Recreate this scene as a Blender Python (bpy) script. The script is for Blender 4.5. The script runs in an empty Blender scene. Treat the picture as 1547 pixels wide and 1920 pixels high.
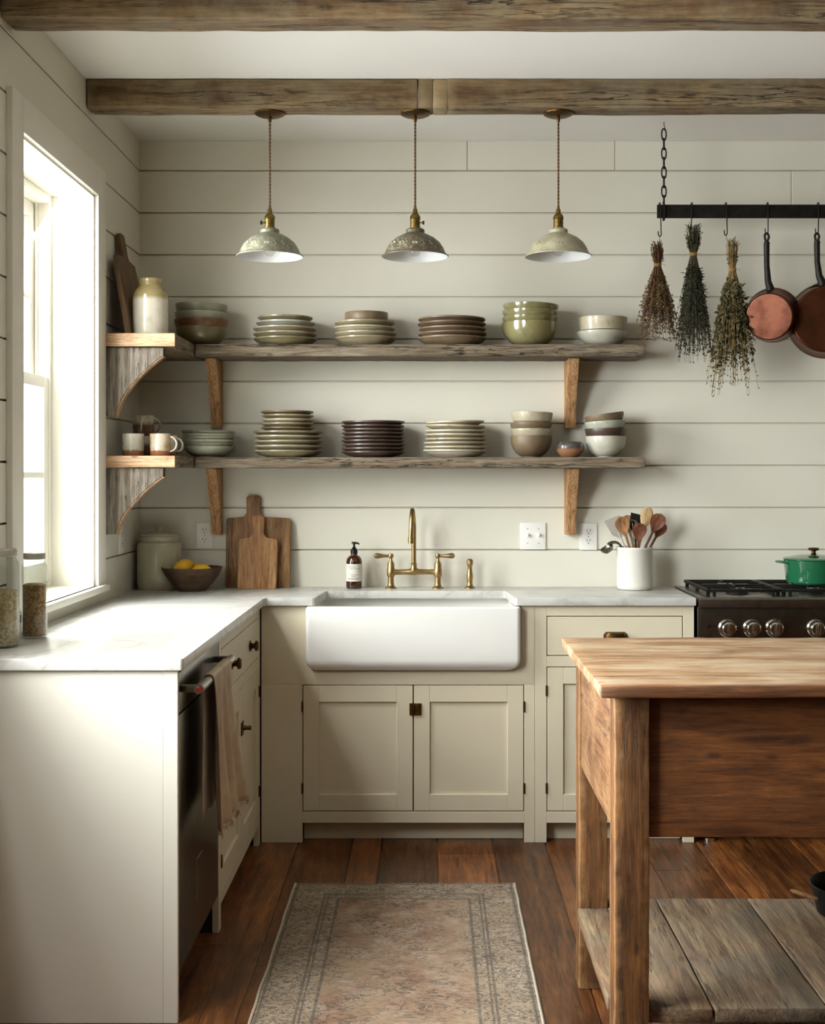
import bpy, bmesh, math, random
from mathutils import Vector, Matrix, noise
random.seed(7)
PI = math.pi
SC = bpy.context.scene
COL = SC.collection
F = 2350.0; EYE = 1.384
def lin(h):
    h = h.lstrip('#'); c = [int(h[i:i+2], 16)/255 for i in (0, 2, 4)]
    return tuple([(x/12.92 if x <= .04045 else ((x+.055)/1.055)**2.4) for x in c] + [1.0])
# ------------------------------------------------------------ scene tree
def tag(o, label=None, cat=None, group=None, kind=None):
    if label: o['label'] = label
    if cat: o['category'] = cat
    if group: o['group'] = group
    if kind: o['kind'] = kind
    return o
def empty(name, loc=(0, 0, 0), label=None, cat=None, group=None, kind=None):
    o = bpy.data.objects.new(name, None); o.empty_display_size = .05
    COL.objects.link(o); o.location = loc
    return tag(o, label, cat, group, kind)
def copy_tree(o, parent=None):
    c = o.copy(); COL.objects.link(c)
    if parent: c.parent = parent
    for ch in o.children: copy_tree(ch, c)
    return c
def wloc(o):
    v = Vector(o.location)
    while o.parent: o = o.parent; v = v + Vector(o.location)
    return v
class MB:
    """collects shapes; build() links them as ONE mesh object. Shapes are given in world coordinates (or local with M)."""
    def __init__(s, M=None):
        s.v = []; s.f = []; s.t = []; s.mi = []; s.M = M or Matrix.Identity(4); s.tint = .5; s.m = 0
    def add(s, vs, fs):
        n = len(s.v); s.v += [s.M @ Vector(v) for v in vs]
        s.f += [[i+n for i in f] for f in fs]; s.t += [s.tint]*len(fs); s.mi += [s.m]*len(fs)
        return s
    def bm(s, b):
        b.verts.index_update()
        s.add([v.co.copy() for v in b.verts], [[v.index for v in f.verts] for f in b.faces]); b.free(); return s
    def box(s, x0, x1, y0, y1, z0, z1, bev=0, seg=2):
        x0, x1 = min(x0, x1), max(x0, x1); y0, y1 = min(y0, y1), max(y0, y1); z0, z1 = min(z0, z1), max(z0, z1)
        if bev <= 0:
            return s.add([(x, y, z) for x in (x0, x1) for y in (y0, y1) for z in (z0, z1)],
                         [(0, 1, 3, 2), (4, 6, 7, 5), (0, 4, 5, 1), (2, 3, 7, 6), (0, 2, 6, 4), (1, 5, 7, 3)])
        b = bmesh.new(); bmesh.ops.create_cube(b, size=1)
        for v in b.verts:
            v.co = Vector((x0+(v.co.x+.5)*(x1-x0), y0+(v.co.y+.5)*(y1-y0), z0+(v.co.z+.5)*(z1-z0)))
        bmesh.ops.bevel(b, geom=b.edges[:], offset=min(bev, .45*min(x1-x0, y1-y0, z1-z0)), segments=seg, profile=.6, affect='EDGES')
        return s.bm(b)
    def rough(s, x0, x1, y0, y1, z0, z1, bev=.006, step=.03, amp=.002, fr=12, amp2=None, fr2=2.5):
        """old timber: bevelled box cut into short lengths whose skin wobbles"""
        b = bmesh.new(); bmesh.ops.create_cube(b, size=1)
        for v in b.verts:
            v.co = Vector((x0+(v.co.x+.5)*(x1-x0), y0+(v.co.y+.5)*(y1-y0), z0+(v.co.z+.5)*(z1-z0)))
        bmesh.ops.bevel(b, geom=b.edges[:], offset=bev, segments=2, profile=.5, affect='EDGES')
        for ax, (a, c) in enumerate(((x0, x1), (y0, y1), (z0, z1))):
            n = int((c-a)/step)
            for i in range(1, n):
                co = [0, 0, 0]; co[ax] = a+(c-a)*i/n; no = [0, 0, 0]; no[ax] = 1
                bmesh.ops.bisect_plane(b, geom=b.verts[:]+b.edges[:]+b.faces[:], plane_co=co, plane_no=no)
        amp2 = amp*1.5 if amp2 is None else amp2
        c = Vector(((x0+x1)/2, (y0+y1)/2, (z0+z1)/2))
        for v in b.verts:
            d = noise.noise_vector(v.co*fr+c*3)*amp + noise.noise_vector(v.co*fr2+c*5)*amp2
            v.co += d
        return s.bm(b)
    def prism(s, pts, a0, a1, plane='XZ', bev=0):
        """polygon extruded along the third axis; XZ -> along Y, XY -> along Z, YZ -> along X"""
        def P(p, a):
            return {'XZ': (p[0], a, p[1]), 'XY': (p[0], p[1], a), 'YZ': (a, p[0], p[1])}[plane]
        b = bmesh.new()
        va = [b.verts.new(P(p, a0)) for p in pts]; vb = [b.verts.new(P(p, a1)) for p in pts]
        b.faces.new(va); b.faces.new(vb[::-1])
        n = len(pts)
        for i in range(n): b.faces.new((va[i], vb[i], vb[(i+1) % n], va[(i+1) % n]))
        bmesh.ops.recalc_face_normals(b, faces=b.faces[:])
        if bev > 0:
            es = [e for e in b.edges if len(e.link_faces) == 2 and e.calc_face_angle(0) > .5]
            bmesh.ops.bevel(b, geom=es, offset=bev, segments=2, profile=.6, affect='EDGES')
        bmesh.ops.triangulate(b, faces=[f for f in b.faces if len(f.verts) > 4])
        return s.bm(b)
    def lathe(s, prof, seg=48, c=(0, 0, 0), wob=0, seed=0, Mx=None, sx=1, sy=1):
        """profile [(r,z)...] turned about Z at c; Mx an optional matrix applied first"""
        pr = []
        for i, p in enumerate(prof):
            if i and prof[i-1][0] <= 1e-6 and p[0] > .01 and abs(p[1]-prof[i-1][1]) < .02*p[0]+.0006: pr += [(p[0]*q, prof[i-1][1]+(p[1]-prof[i-1][1])*q) for q in (.6, .9, .975)]
            pr.append(p)
            if i+1 < len(prof) and prof[i+1][0] <= 1e-6 and p[0] > .01 and abs(p[1]-prof[i+1][1]) < .02*p[0]+.0006: pr += [(p[0]*q, prof[i+1][1]+(p[1]-prof[i+1][1])*q) for q in (.975, .9, .6)]
        prof = pr
        vs = []; fs = []; n = len(prof); idx = []
        for (r, z) in prof:
            if r <= 1e-6: idx.append([len(vs)]); vs.append(Vector((0, 0, z)))
            else:
                row = []
                for k in range(seg):
                    a = 2*PI*k/seg
                    w = 1+wob*noise.noise(Vector((math.cos(a)*1.3+seed, math.sin(a)*1.3, z*8+seed)))
                    dz = wob*.25*r*noise.noise(Vector((math.cos(a)*1.1, math.sin(a)*1.1+seed, 5.+seed)))
                    row.append(len(vs)); vs.append(Vector((r*w*math.cos(a)*sx, r*w*math.sin(a)*sy, z+dz)))
                idx.append(row)
        for i in range(n-1):
            A, B = idx[i], idx[i+1]
            for k in range(seg):
                k2 = (k+1) % seg
                if len(A) == 1 and len(B) == 1: continue
                if len(A) == 1: fs.append((A[0], B[k2], B[k]))
                elif len(B) == 1: fs.append((A[k], A[k2], B[0]))
                else: fs.append((A[k], A[k2], B[k2], B[k]))
        Mx = Mx or Matrix.Identity(4)
        s.add([Mx @ v + Vector(c) for v in vs], fs); return s
    def tube(s, pts, r, seg=10, cap=True, sq=1.0):
        """tube along a polyline; r a number or one per point; sq flattens it"""
        pts = [Vector(p) for p in pts]; n = len(pts); rs = r if isinstance(r, (list, tuple)) else [r]*n
        T = []
        for i in range(n):
            d = pts[min(i+1, n-1)]-pts[max(i-1, 0)]
            T.append(d.normalized() if d.length > 0 else Vector((0, 0, 1)))
        up = Vector((0, 0, 1)) if abs(T[0].z) < .9 else Vector((1, 0, 0))
        N = (up-T[0]*up.dot(T[0])).normalized(); vs = []; fs = []
        for i in range(n):
            if i: N = (N-T[i]*N.dot(T[i])).normalized()
            B = T[i].cross(N)
            for k in range(seg):
                a = 2*PI*k/seg; vs.append(pts[i]+N*(rs[i]*math.cos(a)*sq)+B*(rs[i]*math.sin(a)))
        for i in range(n-1):
            for k in range(seg):
                k2 = (k+1) % seg; fs.append((i*seg+k, i*seg+k2, (i+1)*seg+k2, (i+1)*seg+k))
        if cap: fs.append(list(range(seg))[::-1]); fs.append([(n-1)*seg+k for k in range(seg)])
        s.add(vs, fs); return s
    def loft(s, loops, cap0=True, cap1=True):
        n = len(loops[0]); vs = [v for l in loops for v in l]; fs = []
        for i in range(len(loops)-1):
            for k in range(n):
                k2 = (k+1) % n; fs.append((i*n+k, i*n+k2, (i+1)*n+k2, (i+1)*n+k))
        if cap0: fs.append(list(range(n))[::-1])
        if cap1: fs.append([(len(loops)-1)*n+k for k in range(n)])
        s.add(vs, fs); return s
    def build(s, name, mat, parent=None, origin=None, ang=35, normals=True):
        o = bpy.data.objects.new(name, None)  # reserve
        bpy.data.objects.remove(o)
        if parent is not None:
            org = wloc(parent); loc = Vector((0, 0, 0))
        else:
            org = Vector(origin) if origin is not None else Vector((0, 0, 0)); loc = org.copy()
        me = bpy.data.meshes.new(name)
        me.from_pydata([v-org for v in s.v], [], s.f)
        mats = mat if isinstance(mat, (list, tuple)) else [mat]
        for m in mats: me.materials.append(m)
        at = me.attributes.new('tint', 'FLOAT', 'FACE')
        at.data.foreach_set('value', s.t)
        me.polygons.foreach_set('material_index', s.mi)
        b = bmesh.new(); b.from_mesh(me)
        if normals: bmesh.ops.recalc_face_normals(b, faces=b.faces[:])
        lim = math.radians(ang)
        for f in b.faces: f.smooth = True
        for e in b.edges:
            if len(e.link_faces) == 2: e.smooth = e.calc_face_angle(0) < lim
        b.to_mesh(me); b.free()
        o = bpy.data.objects.new(name, me); COL.objects.link(o); o.location = loc
        if parent is not None: o.parent = parent
        return o
def arc(cx, cy, r, a0, a1, n):
    return [(cx+r*math.cos(math.radians(a0+(a1-a0)*i/n)), cy+r*math.sin(math.radians(a0+(a1-a0)*i/n))) for i in range(n+1)]
def rrect(x0, x1, y0, y1, r, n=6):
    return arc(x1-r, y1-r, r, 0, 90, n)+arc(x0+r, y1-r, r, 90, 180, n)+arc(x0+r, y0+r, r, 180, 270, n)+arc(x1-r, y0+r, r, 270, 360, n)
# ------------------------------------------------------------ materials
class NT:
    def __init__(s, name):
        s.m = bpy.data.materials.new(name); s.m.use_nodes = True
        s.t = s.m.node_tree; s.b = s.t.nodes['Principled BSDF']; s.out = s.t.nodes['Material Output']
    def n(s, typ, **kw):
        x = s.t.nodes.new(typ)
        for k, v in kw.items():
            if k.startswith('i_'): x.inputs[k[2:].replace('_', ' ')].default_value = v
            else: setattr(x, k, v)
        return x
    def l(s, a, b): s.t.links.new(a, b)
    def co(s, scale=(1, 1, 1), rot=(0, 0, 0), which='Object'):
        tc = s.n('ShaderNodeTexCoord'); mp = s.n('ShaderNodeMapping')
        mp.inputs['Scale'].default_value = scale; mp.inputs['Rotation'].default_value = rot
        s.l(tc.outputs[which], mp.inputs['Vector']); return mp.outputs[0]
    def noise(s, vec, scale, detail=6, rough=.55, dist=0):
        x = s.n('ShaderNodeTexNoise'); x.inputs['Scale'].default_value = scale; x.inputs['Detail'].default_value = detail
        x.inputs['Roughness'].default_value = rough; x.inputs['Distortion'].default_value = dist
        s.l(vec, x.inputs['Vector']); return x.outputs['Fac']
    def ramp(s, fac, stops):
        x = s.n('ShaderNodeValToRGB'); r = x.color_ramp
        while len(r.elements) < len(stops): r.elements.new(.5)
        for e, (p, c) in zip(r.elements, stops):
            e.position = p; e.color = c if isinstance(c, tuple) else ((c, c, c, 1) if not isinstance(c, str) else lin(c))
        s.l(fac, x.inputs[0]); return x.outputs[0]
    def mix(s, fac, a, b, mode='MIX'):
        x = s.n('ShaderNodeMix', data_type='RGBA', blend_type=mode)
        for sock, v in ((x.inputs[0], fac), (x.inputs[6], a), (x.inputs[7], b)):
            if hasattr(v, 'is_output') or isinstance(v, bpy.types.NodeSocket): s.l(v, sock)
            elif isinstance(v, str): sock.default_value = lin(v)
            else: sock.default_value = v
        return x.outputs[2]
    def math(s, op, a, b=0.0, clamp=False):
        x = s.n('ShaderNodeMath', operation=op, use_clamp=clamp)
        for sock, v in zip(x.inputs, (a, b)):
            if isinstance(v, bpy.types.NodeSocket): s.l(v, sock)
            else: sock.default_value = v
        return x.outputs[0]
    def bump(s, h, strength=.3, dist=.002):
        x = s.n('ShaderNodeBump'); x.inputs['Strength'].default_value = strength; x.inputs['Distance'].default_value = dist
        s.l(h, x.inputs['Height']); s.l(x.outputs[0], s.b.inputs['Normal'])
    def set(s, color=None, rough=.5, metal=0, spec=.5, coat=0, sheen=0):
        if color is not None:
            if isinstance(color, bpy.types.NodeSocket): s.l(color, s.b.inputs['Base Color'])
            else: s.b.inputs['Base Color'].default_value = lin(color)
        if isinstance(rough, bpy.types.NodeSocket): s.l(rough, s.b.inputs['Roughness'])
        else: s.b.inputs['Roughness'].default_value = rough
        s.b.inputs['Metallic'].default_value = metal; s.b.inputs['Specular IOR Level'].default_value = spec
        s.b.inputs['Coat Weight'].default_value = coat; s.b.inputs['Sheen Weight'].default_value = sheen
        return s.m
def paint(name, col, col2=None, rough=.5, mott=.35, bump=.15):
    t = NT(name); v = t.co()
    f = t.noise(v, 2.2, 6, .6); g = t.noise(v, 40, 3, .6)
    c = t.mix(t.ramp(f, [(.35, 0.), (.7, mott)]), col, col2 or col)
    t.bump(g, bump, .0015); return t.set(c, rough)
def wood(name, dark, mid, light, axis=0, scale=1.0, rough=.65, bump=.5, patch=None, pamt=.5, knots=True, stretch=14, tint=.5, crack=.7, edge=None, eamt=.8):
    """plank wood with grain along one axis"""
    t = NT(name); s3 = [stretch*scale]*3; s3[axis] = 1.0*scale
    v = t.co(tuple(s3)); v2 = t.co()
    warp = t.noise(v2, 1.7, 2)
    g1 = t.noise(v, 1.6, 8, .62, .9); g2 = t.noise(v, 7.0, 4, .7, .3)
    c = t.ramp(g1, [(.3, dark), (.48, mid), (.68, light)])
    c = t.mix(.75, c, t.ramp(g2, [(.35, .55), (.55, 1.0)]), 'MULTIPLY')
    if patch:
        p = t.noise(v2, 2.6*scale, 4, .6, .4)
        c = t.mix(t.ramp(p, [(.42, 0.), (.62, pamt)]), c, patch)
    if knots:
        kv = [7*scale]*3; kv[axis] = 3.2*scale
        vo = t.n('ShaderNodeTexVoronoi'); vo.inputs['Scale'].default_value = 1.0; t.l(t.co(tuple(kv)), vo.inputs['Vector'])
        k = t.ramp(vo.outputs['Distance'], [(.07, 1.), (.15, 0.)])
        c = t.mix(k, c, t.mix(.6, c, '#1d120a'), 'MIX')
    s4 = [26*scale]*3; s4[axis] = 1.4*scale
    cn = t.noise(t.co(tuple(s4)), 1.0, 5, .6, .35)
    gate = t.ramp(t.noise(t.co(tuple([x*.25 for x in s4])), 1.6, 2), [(.42, 0.), (.6, 1.)])
    crk = t.math('MULTIPLY', t.ramp(t.math('ABSOLUTE', t.math('SUBTRACT', cn, .5)), [(.004, 1.), (.018, 0.)]), gate)
    crk = t.math('MULTIPLY', crk, crack)
    g3 = t.noise(t.co(tuple([x*3.2 for x in s4])), 1.0, 3, .65)
    c = t.mix(.55, c, t.ramp(g3, [(.32, .62), (.6, 1.12)]), 'MULTIPLY')
    c = t.mix(crk, c, '#20150c')
    if edge:
        ge = t.n('ShaderNodeNewGeometry'); pe = t.math('ADD', ge.outputs['Pointiness'], t.math('MULTIPLY', t.math('SUBTRACT', t.noise(v2, 30, 4), .5), .06))
        c = t.mix(t.ramp(pe, [(.515, 0.), (.56, eamt)]), c, edge)
    at = t.n('ShaderNodeAttribute', attribute_name='tint')
    lo = 1-tint*.55
    c = t.mix(1.0, c, t.ramp(at.outputs['Fac'], [(0, lo), (1, (1.0+tint*.25,)*3+(1,))]), 'MULTIPLY')
    h = t.math('SUBTRACT', t.math('ADD', t.math('MULTIPLY', t.mix(.5, g1, g2), .6), t.math('MULTIPLY', g3, .5)), crk); t.bump(h, bump, .004)
    return t.set(c, t.ramp(g2, [(.2, min(1, rough+.1)), (.8, rough-.08)]))
def glaze(name, a, b, c=None, rough=.35, scale=9, speck=.5, coat=0, zmix=None):
    """stoneware: two blended glazes, fine specks; zmix=(z0,z1,colour) puts bare clay below z0..z1"""
    t = NT(name); v = t.co(); oi = t.n('ShaderNodeObjectInfo')
    vm = t.n('ShaderNodeVectorMath', operation='ADD'); t.l(v, vm.inputs[0]); sc = t.math('MULTIPLY', oi.outputs['Random'], 9.0)
    t.l(sc, vm.inputs[1]); v = vm.outputs[0]
    f = t.noise(v, scale, 5, .6, .5)
    col = t.mix(t.ramp(f, [(.38, 0.), (.64, 1.)]), a, b)
    if c: col = t.mix(t.ramp(t.noise(v, scale*2.3, 5, .7), [(.58, 0.), (.68, .8)]), col, c)
    col = t.mix(t.ramp(t.noise(v, 260, 2, .5), [(.63, 0.), (.7, speck)]), col, '#3b2c1d')
    if zmix:
        sp = t.n('ShaderNodeSeparateXYZ'); t.l(t.co(), sp.inputs[0])
        z = t.math('ADD', sp.outputs['Z'], t.math('MULTIPLY', t.math('SUBTRACT', f, .5), .02))
        mr = t.n('ShaderNodeMapRange'); t.l(z, mr.inputs[0]); mr.inputs[1].default_value = zmix[0]; mr.inputs[2].default_value = zmix[1]
        col = t.mix(mr.outputs[0], zmix[2], col)
    br = t.n('ShaderNodeMapRange'); t.l(oi.outputs['Random'], br.inputs[0]); br.inputs[3].default_value = .82; br.inputs[4].default_value = 1.12
    col = t.mix(1.0, col, br.outputs[0], 'MULTIPLY')
    t.bump(t.noise(v, 30, 3), .12, .001)
    return t.set(col, rough, coat=coat)
def metal(name, col, rough=.3, col2=None, met=1.0, scale=30, bump=.05):
    t = NT(name); v = t.co(); f = t.noise(v, scale, 4, .6)
    c = t.mix(t.ramp(f, [(.4, 0.), (.65, .8)]), col, col2 or col)
    t.bump(f, bump, .0006); return t.set(c, rough, met)
def glass(name, tintc=(1, 1, 1, 1), rough=0.0):
    t = NT(name); t.t.nodes.remove(t.b)
    fr = t.n('ShaderNodeFresnel'); ge = t.n('ShaderNodeNewGeometry')
    t.l(t.math('SUBTRACT', 1.5, t.math('MULTIPLY', ge.outputs['Backfacing'], .8333)), fr.inputs[0])
    tr = t.n('ShaderNodeBsdfTransparent'); tr.inputs[0].default_value = tintc
    gl = t.n('ShaderNodeBsdfGlossy'); gl.inputs['Roughness'].default_value = rough
    mx = t.n('ShaderNodeMixShader'); t.l(fr.outputs[0], mx.inputs[0]); t.l(tr.outputs[0], mx.inputs[1]); t.l(gl.outputs[0], mx.inputs[2])
    t.l(mx.outputs[0], t.out.inputs[0]); return t.m
M = {}
M['wall'] = paint('cream_wall_paint', '#dddacd', '#d3cfbe', .55, .5, .12)
M['farwall'] = paint('taupe_wall_paint', '#74664c', '#685a42', .7, .5, .12)
M['ceiling'] = paint('ceiling_paint', '#e6e4df', '#dcdad2', .8, .3, .1)
M['trim'] = paint('trim_paint', '#e4e1d6', '#dad6c8', .42, .3, .08)
M['cab'] = paint('cabinet_paint', '#d5ccb5', '#cac0a5', .42, .4, .1)
M['endp'] = paint('end_panel_paint', '#dad6cb', '#d2cdc0', .45, .3, .1)
M['void'] = NT('cabinet_gap').set('#1c1812', .9)
M['beam'] = wood('hewn_beam_wood', '#3e2a16', '#6d5234', '#8f7652', 0, 1.5, .85, 1.0, '#857a62', .6, True, 10, .5, 1.0, '#a3906c', .6)
M['shelf'] = wood('weathered_shelf_wood', '#453828', '#786955', '#9d917d', 0, 2.6, .85, 1.0, '#85755e', .5, True, 12, .5, 1.0)
M['shelfy'] = wood('weathered_return_shelf_wood', '#4e4030', '#7e6c54', '#a08f78', 1, 2.6, .85, 1.0, '#8a7a63', .5, True, 12)
M['fresh'] = wood('fresh_sawn_wood', '#9c7452', '#c39a74', '#d4b18e', 0, 2.5, .7, .3, None, .4, True, 8)
M['brk'] = wood('bracket_wood', '#8b6038', '#bb8c5c', '#d3a878', 2, 2.2, .75, .5, '#8b6c49', .4, True, 9, .5, .6)
M['brkgrey'] = wood('grey_bracket_wood', '#3f362b', '#7d7265', '#a79d90', 2, 2.4, .9, 1.0, '#5d564c', .5, True, 13)
M['floor'] = wood('heart_pine_floor', '#3a1d0c', '#76441f', '#9a6232', 1, 1.6, .34, .35, '#4a2611', .55, True, 11, 1.0)
M['ttop'] = wood('bleached_table_top_wood', '#80532a', '#a87c4e', '#c6a57a', 0, 1.7, .6, .6, '#b79f7f', .65, True, 10)
M['tedge'] = wood('worn_pine_edge_wood', '#54290f', '#8a5027', '#b07a48', 0, 2.2, .6, .7, '#6b3a1b', .5, True, 10)
M['tleg'] = wood('waxed_pine_leg_wood', '#361c0c', '#67401c', '#86582c', 2, 2.6, .62, .4, '#7d5630', .45, True, 10, .5, .8, '#b08658', .75)
M['tapron'] = wood('waxed_pine_apron_wood', '#42220c', '#76451e', '#935c2e', 0, 2.2, .62, .3, '#56300f', .5, True, 9, .5, .35)
M['tside'] = wood('waxed_pine_side_wood', '#52321b', '#785234', '#94704c', 1, 2.4, .5, .5, '#a98057', .5, True, 9)
M['tshelf'] = wood('worn_grey_plank_wood', '#4a3524', '#745a42', '#96805f', 1, 1.6, .7, .6, '#6a6152', .6, True, 11, .7)
M['board'] = wood('old_chopping_board_wood', '#5e3a1c', '#8c6238', '#a98254', 2, 2.0, .6, .4, '#5b4027', .5, False, 9)
M['board2'] = wood('pale_chopping_board_wood', '#7b4f28', '#a87645', '#c69a68', 2, 2.0, .6, .4, '#8a6239', .4, False, 9)
M['board3'] = wood('brown_chopping_board_wood', '#4a3220', '#70512f', '#8f6d47', 2, 2.0, .65, .5, '#5b4a35', .5, False, 9)
M['bowlwood'] = wood('dark_turned_bowl_wood', '#2c1d12', '#4e3724', '#6a4d35', 0, 3, .55, .3, None, .4, False, 8)
M['spoonl'] = wood('pale_spoon_wood', '#a5804f', '#c9a573', '#dcbf93', 2, 4, .6, .2, None, .4, False, 8)
M['spoonm'] = wood('mid_spoon_wood', '#7d5230', '#a87a4e', '#bf9468', 2, 4, .6, .2, None, .4, False, 8)
M['spoond'] = wood('dark_spoon_wood', '#4d2a17', '#764328', '#95603f', 2, 4, .55, .2, None, .4, False, 8)
def marble():
    t = NT('marble_counter'); v = t.co()
    n1 = t.noise(v, 2.2, 8, .62, 1.6); vein = t.math('ABSOLUTE', t.math('SUBTRACT', n1, .5))
    f = t.ramp(vein, [(0., .75), (.03, .25), (.09, 0.)])
    c = t.mix(f, '#cccbc6', '#a3a19a')
    c = t.mix(t.ramp(t.noise(v, 1.3, 4), [(.45, 0.), (.7, .6)]), c, '#b9b8b3')
    return t.set(c, .3)
M['marble'] = marble()
M['sink'] = NT('fireclay_glaze').set('#e4e3df', .16, coat=.4)
M['brass'] = metal('aged_brass', '#b59a6c', .36, '#9c8258')
M['brassd'] = metal('dark_antique_brass', '#6a4f2a', .4, '#3c2c18')
M['steel'] = metal('brushed_stainless', '#97948c', .3, '#86837b')
M['steeld'] = metal('dark_stainless', '#7b776d', .27, '#6a665c')
M['satin'] = metal('satin_utensil_steel', '#cfcdc6', .6)
M['chrome'] = metal('polished_chrome', '#d8d6d0', .12)
M['iron'] = metal('black_iron', '#14130f', .55, '#25211b', .6, 40, .3)
M['iron2'] = metal('dark_cast_iron', '#2a2721', .5, '#1b1915', .7, 40, .3)
M['castpan'] = metal('black_pan_iron', '#060606', .45, '#0a0a0a', .3)
M['copper'] = metal('worn_copper', '#74493a', .34, '#43271c', 1, 11, .06)
M['copperd'] = metal('dark_copper', '#5f3826', .3, '#452819', 1, 9, .06)
M['tin'] = metal('tarnished_jar_lid', '#c9c7bc', .55, '#a9a79c', 1, 25, .1)
M['plastic'] = NT('black_plastic').set('#0d0c0b', .3)
M['white'] = NT('white_plastic').set('#e9e8e3', .35)
M['slot'] = NT('outlet_slot').set('#25221d', .6)
M['red'] = NT('red_enamel').set('#8d1f1c', .3, coat=.3)
M['glass'] = glass('clear_glass', (.93, .945, .935, 1))
M['bulb'] = glass('bulb_glass', (.93, .93, .91, 1))
M['label'] = NT('paper_label').set('#dcd8cf', .6)
M['ink'] = NT('label_ink').set('#6b675f', .6)
M['amber'] = NT('amber_glass').set('#3b1d0a', .08, coat=.5)
M['twine'] = NT('jute_twine').set('#8f7446', .9)
M['cord'] = paint('twisted_brown_cord', '#6b4c2a', '#3c2817', .8, 1, .4)
M['green'] = NT('green_enamel').set('#1d5a3c', .15, coat=.6)
M['greend'] = NT('dark_green_enamel').set('#153f2c', .2, coat=.5)
M['greyclay'] = glaze('cream_jar_glaze', '#dcd8c8', '#cfc9b5', None, .22, 5, .1, .3)
def twotone(name, lo, hi, z0, z1, rough=.22):
    t = NT(name); sp = t.n('ShaderNodeSeparateXYZ'); v = t.co(); t.l(v, sp.inputs[0])
    mr = t.n('ShaderNodeMapRange'); mr.inputs[1].default_value = z0; mr.inputs[2].default_value = z1; t.l(sp.outputs['Z'], mr.inputs[0])
    c = t.mix(mr.outputs[0], lo, hi); c = t.mix(t.ramp(t.noise(v, 25, 4), [(.5, 0.), (.75, .35)]), c, '#8c8060')
    return t.set(c, rough, coat=.4)
M['jar'] = twotone('two_tone_stoneware', '#d8d2c0', '#a39366', .135, .15)
M['crockg'] = glaze('sage_cream_crock_glaze', '#bdb89c', '#b0aa8c', None, .2, 4, .1, .5)
M['crockw'] = glaze('white_crock_glaze', '#e4e1d8', '#dedbd0', None, .3, 4, .15, .2)
def enamel(name, base, chip, amt, dark):
    t = NT(name); v = t.co(); sp = t.n('ShaderNodeSeparateXYZ'); t.l(v, sp.inputs[0])
    c = t.mix(t.ramp(t.noise(v, 22, 5, .65), [(.35, 0.), (.65, 1.)]), base, dark)
    band = t.math('SUBTRACT', 1.0, t.math('MULTIPLY', t.math('ABSOLUTE', t.math('SUBTRACT', sp.outputs['Z'], .034)), 28.0), True)
    ch = t.math('MULTIPLY', t.ramp(t.noise(v, 120, 6, .7), [(.54-amt, 0.), (.60-amt, 1.)]), band, True)
    c = t.mix(ch, c, chip); t.bump(t.noise(v, 60, 4), .3, .001); return t.set(c, .45)
M['sh1'] = enamel('grey_green_worn_enamel', '#8f8e7a', '#cfcfc2', .0, '#6b6a52')
M['sh2'] = enamel('dark_olive_worn_enamel', '#68614b', '#d9d6c6', -.01, '#4d4634')
M['sh3'] = enamel('pale_worn_enamel', '#aaa48c', '#3d3021', -.04, '#8e876d')
M['sockbr'] = metal('dull_socket_brass', '#86703f', .35, '#5c4a28')
M['shin'] = NT('white_enamel_inside').set('#d9dbdb', .2, coat=.3)
# ================================================================ CAMERA
cd = bpy.data.cameras.new('camera'); cam = bpy.data.objects.new('camera', cd); COL.objects.link(cam); SC.camera = cam
cam.location = (0, 0, EYE); cam.rotation_euler = (PI/2, 0, 0)
cd.sensor_fit = 'HORIZONTAL'; cd.sensor_width = 36; cd.lens = 36*F/1547
cd.shift_x = -(805-773.5)/1547; cd.shift_y = -(960-888)/1547; cd.clip_start = .02
# ================================================================ SETTING
XW, YB, ZC = -1.19, 5.15, 2.751           # left wall, back wall, ceiling
XR, YF = 4.2, -2.6                        # right wall, wall behind the camera
rows = [1.0707+.1731*k for k in range(-7, 11)]; rows = [z for z in rows if 0 < z < ZC-.02]
zs = [0]+rows+[ZC]
# back wall shiplap
b = MB(); b.box(XW-.3, XR+.3, YB+.014, YB+.2, -.1, ZC+.1)
vj = {len(zs)-2: [.156, .763, 2.1], len(zs)-3: [1.488, 2.6]}
for i in range(len(zs)-1):
    z0, z1 = zs[i]+(.003 if i else 0), zs[i+1]-(.003 if i < len(zs)-2 else 0)
    xs = [XW-.1]+vj.get(i, [])+[XR+.1]
    for j in range(len(xs)-1):
        b.tint = random.random(); b.box(xs[j]+.001, xs[j+1]-.001, YB, YB+.018, z0, z1, .0015, 1)
tag(b.build('wall_back', M['wall']), 'cream shiplap wall behind the sink and the open shelves', None, None, 'structure')
# left wall with two window openings
W1 = (3.62, 4.446, .985, 2.375); W2 = (1.55, 2.98, .985, 2.375)
b = MB(); D = .26
def wall_cut(bx, y0, y1, z0, z1, x0, x1, wins, bev=0):
    ys = [y0]+[q for w in wins for q in (w[0], w[1])]+[y1]
    for k in range(0, len(ys), 2):
        bx.box(x0, x1, ys[k], ys[k+1], z0, z1, bev, 1)
    for w in wins:
        if z0 < w[2]: bx.box(x0, x1, w[0], w[1], z0, min(z1, w[2]), bev, 1)
        if z1 > w[3]: bx.box(x0, x1, w[0], w[1], max(z0, w[3]), z1, bev, 1)
wall_cut(b, YF-.2, YB+.2, -.1, ZC+.1, XW-D, XW-.014, [W2, W1])
for i in range(len(zs)-1):
    z0, z1 = zs[i]+(.003 if i else 0), zs[i+1]-(.003 if i < len(zs)-2 else 0)
    wins = [w for w in (W2, W1) if z1 > w[2] and z0 < w[3]]
    b.tint = random.random()
    wall_cut(b, YF, YB-.001, z0, z1, XW-.018, XW, wins, .0015)
tag(b.build('wall_left', M['wall']), 'cream shiplap wall holding the tall white windows', None, None, 'structure')
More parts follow.
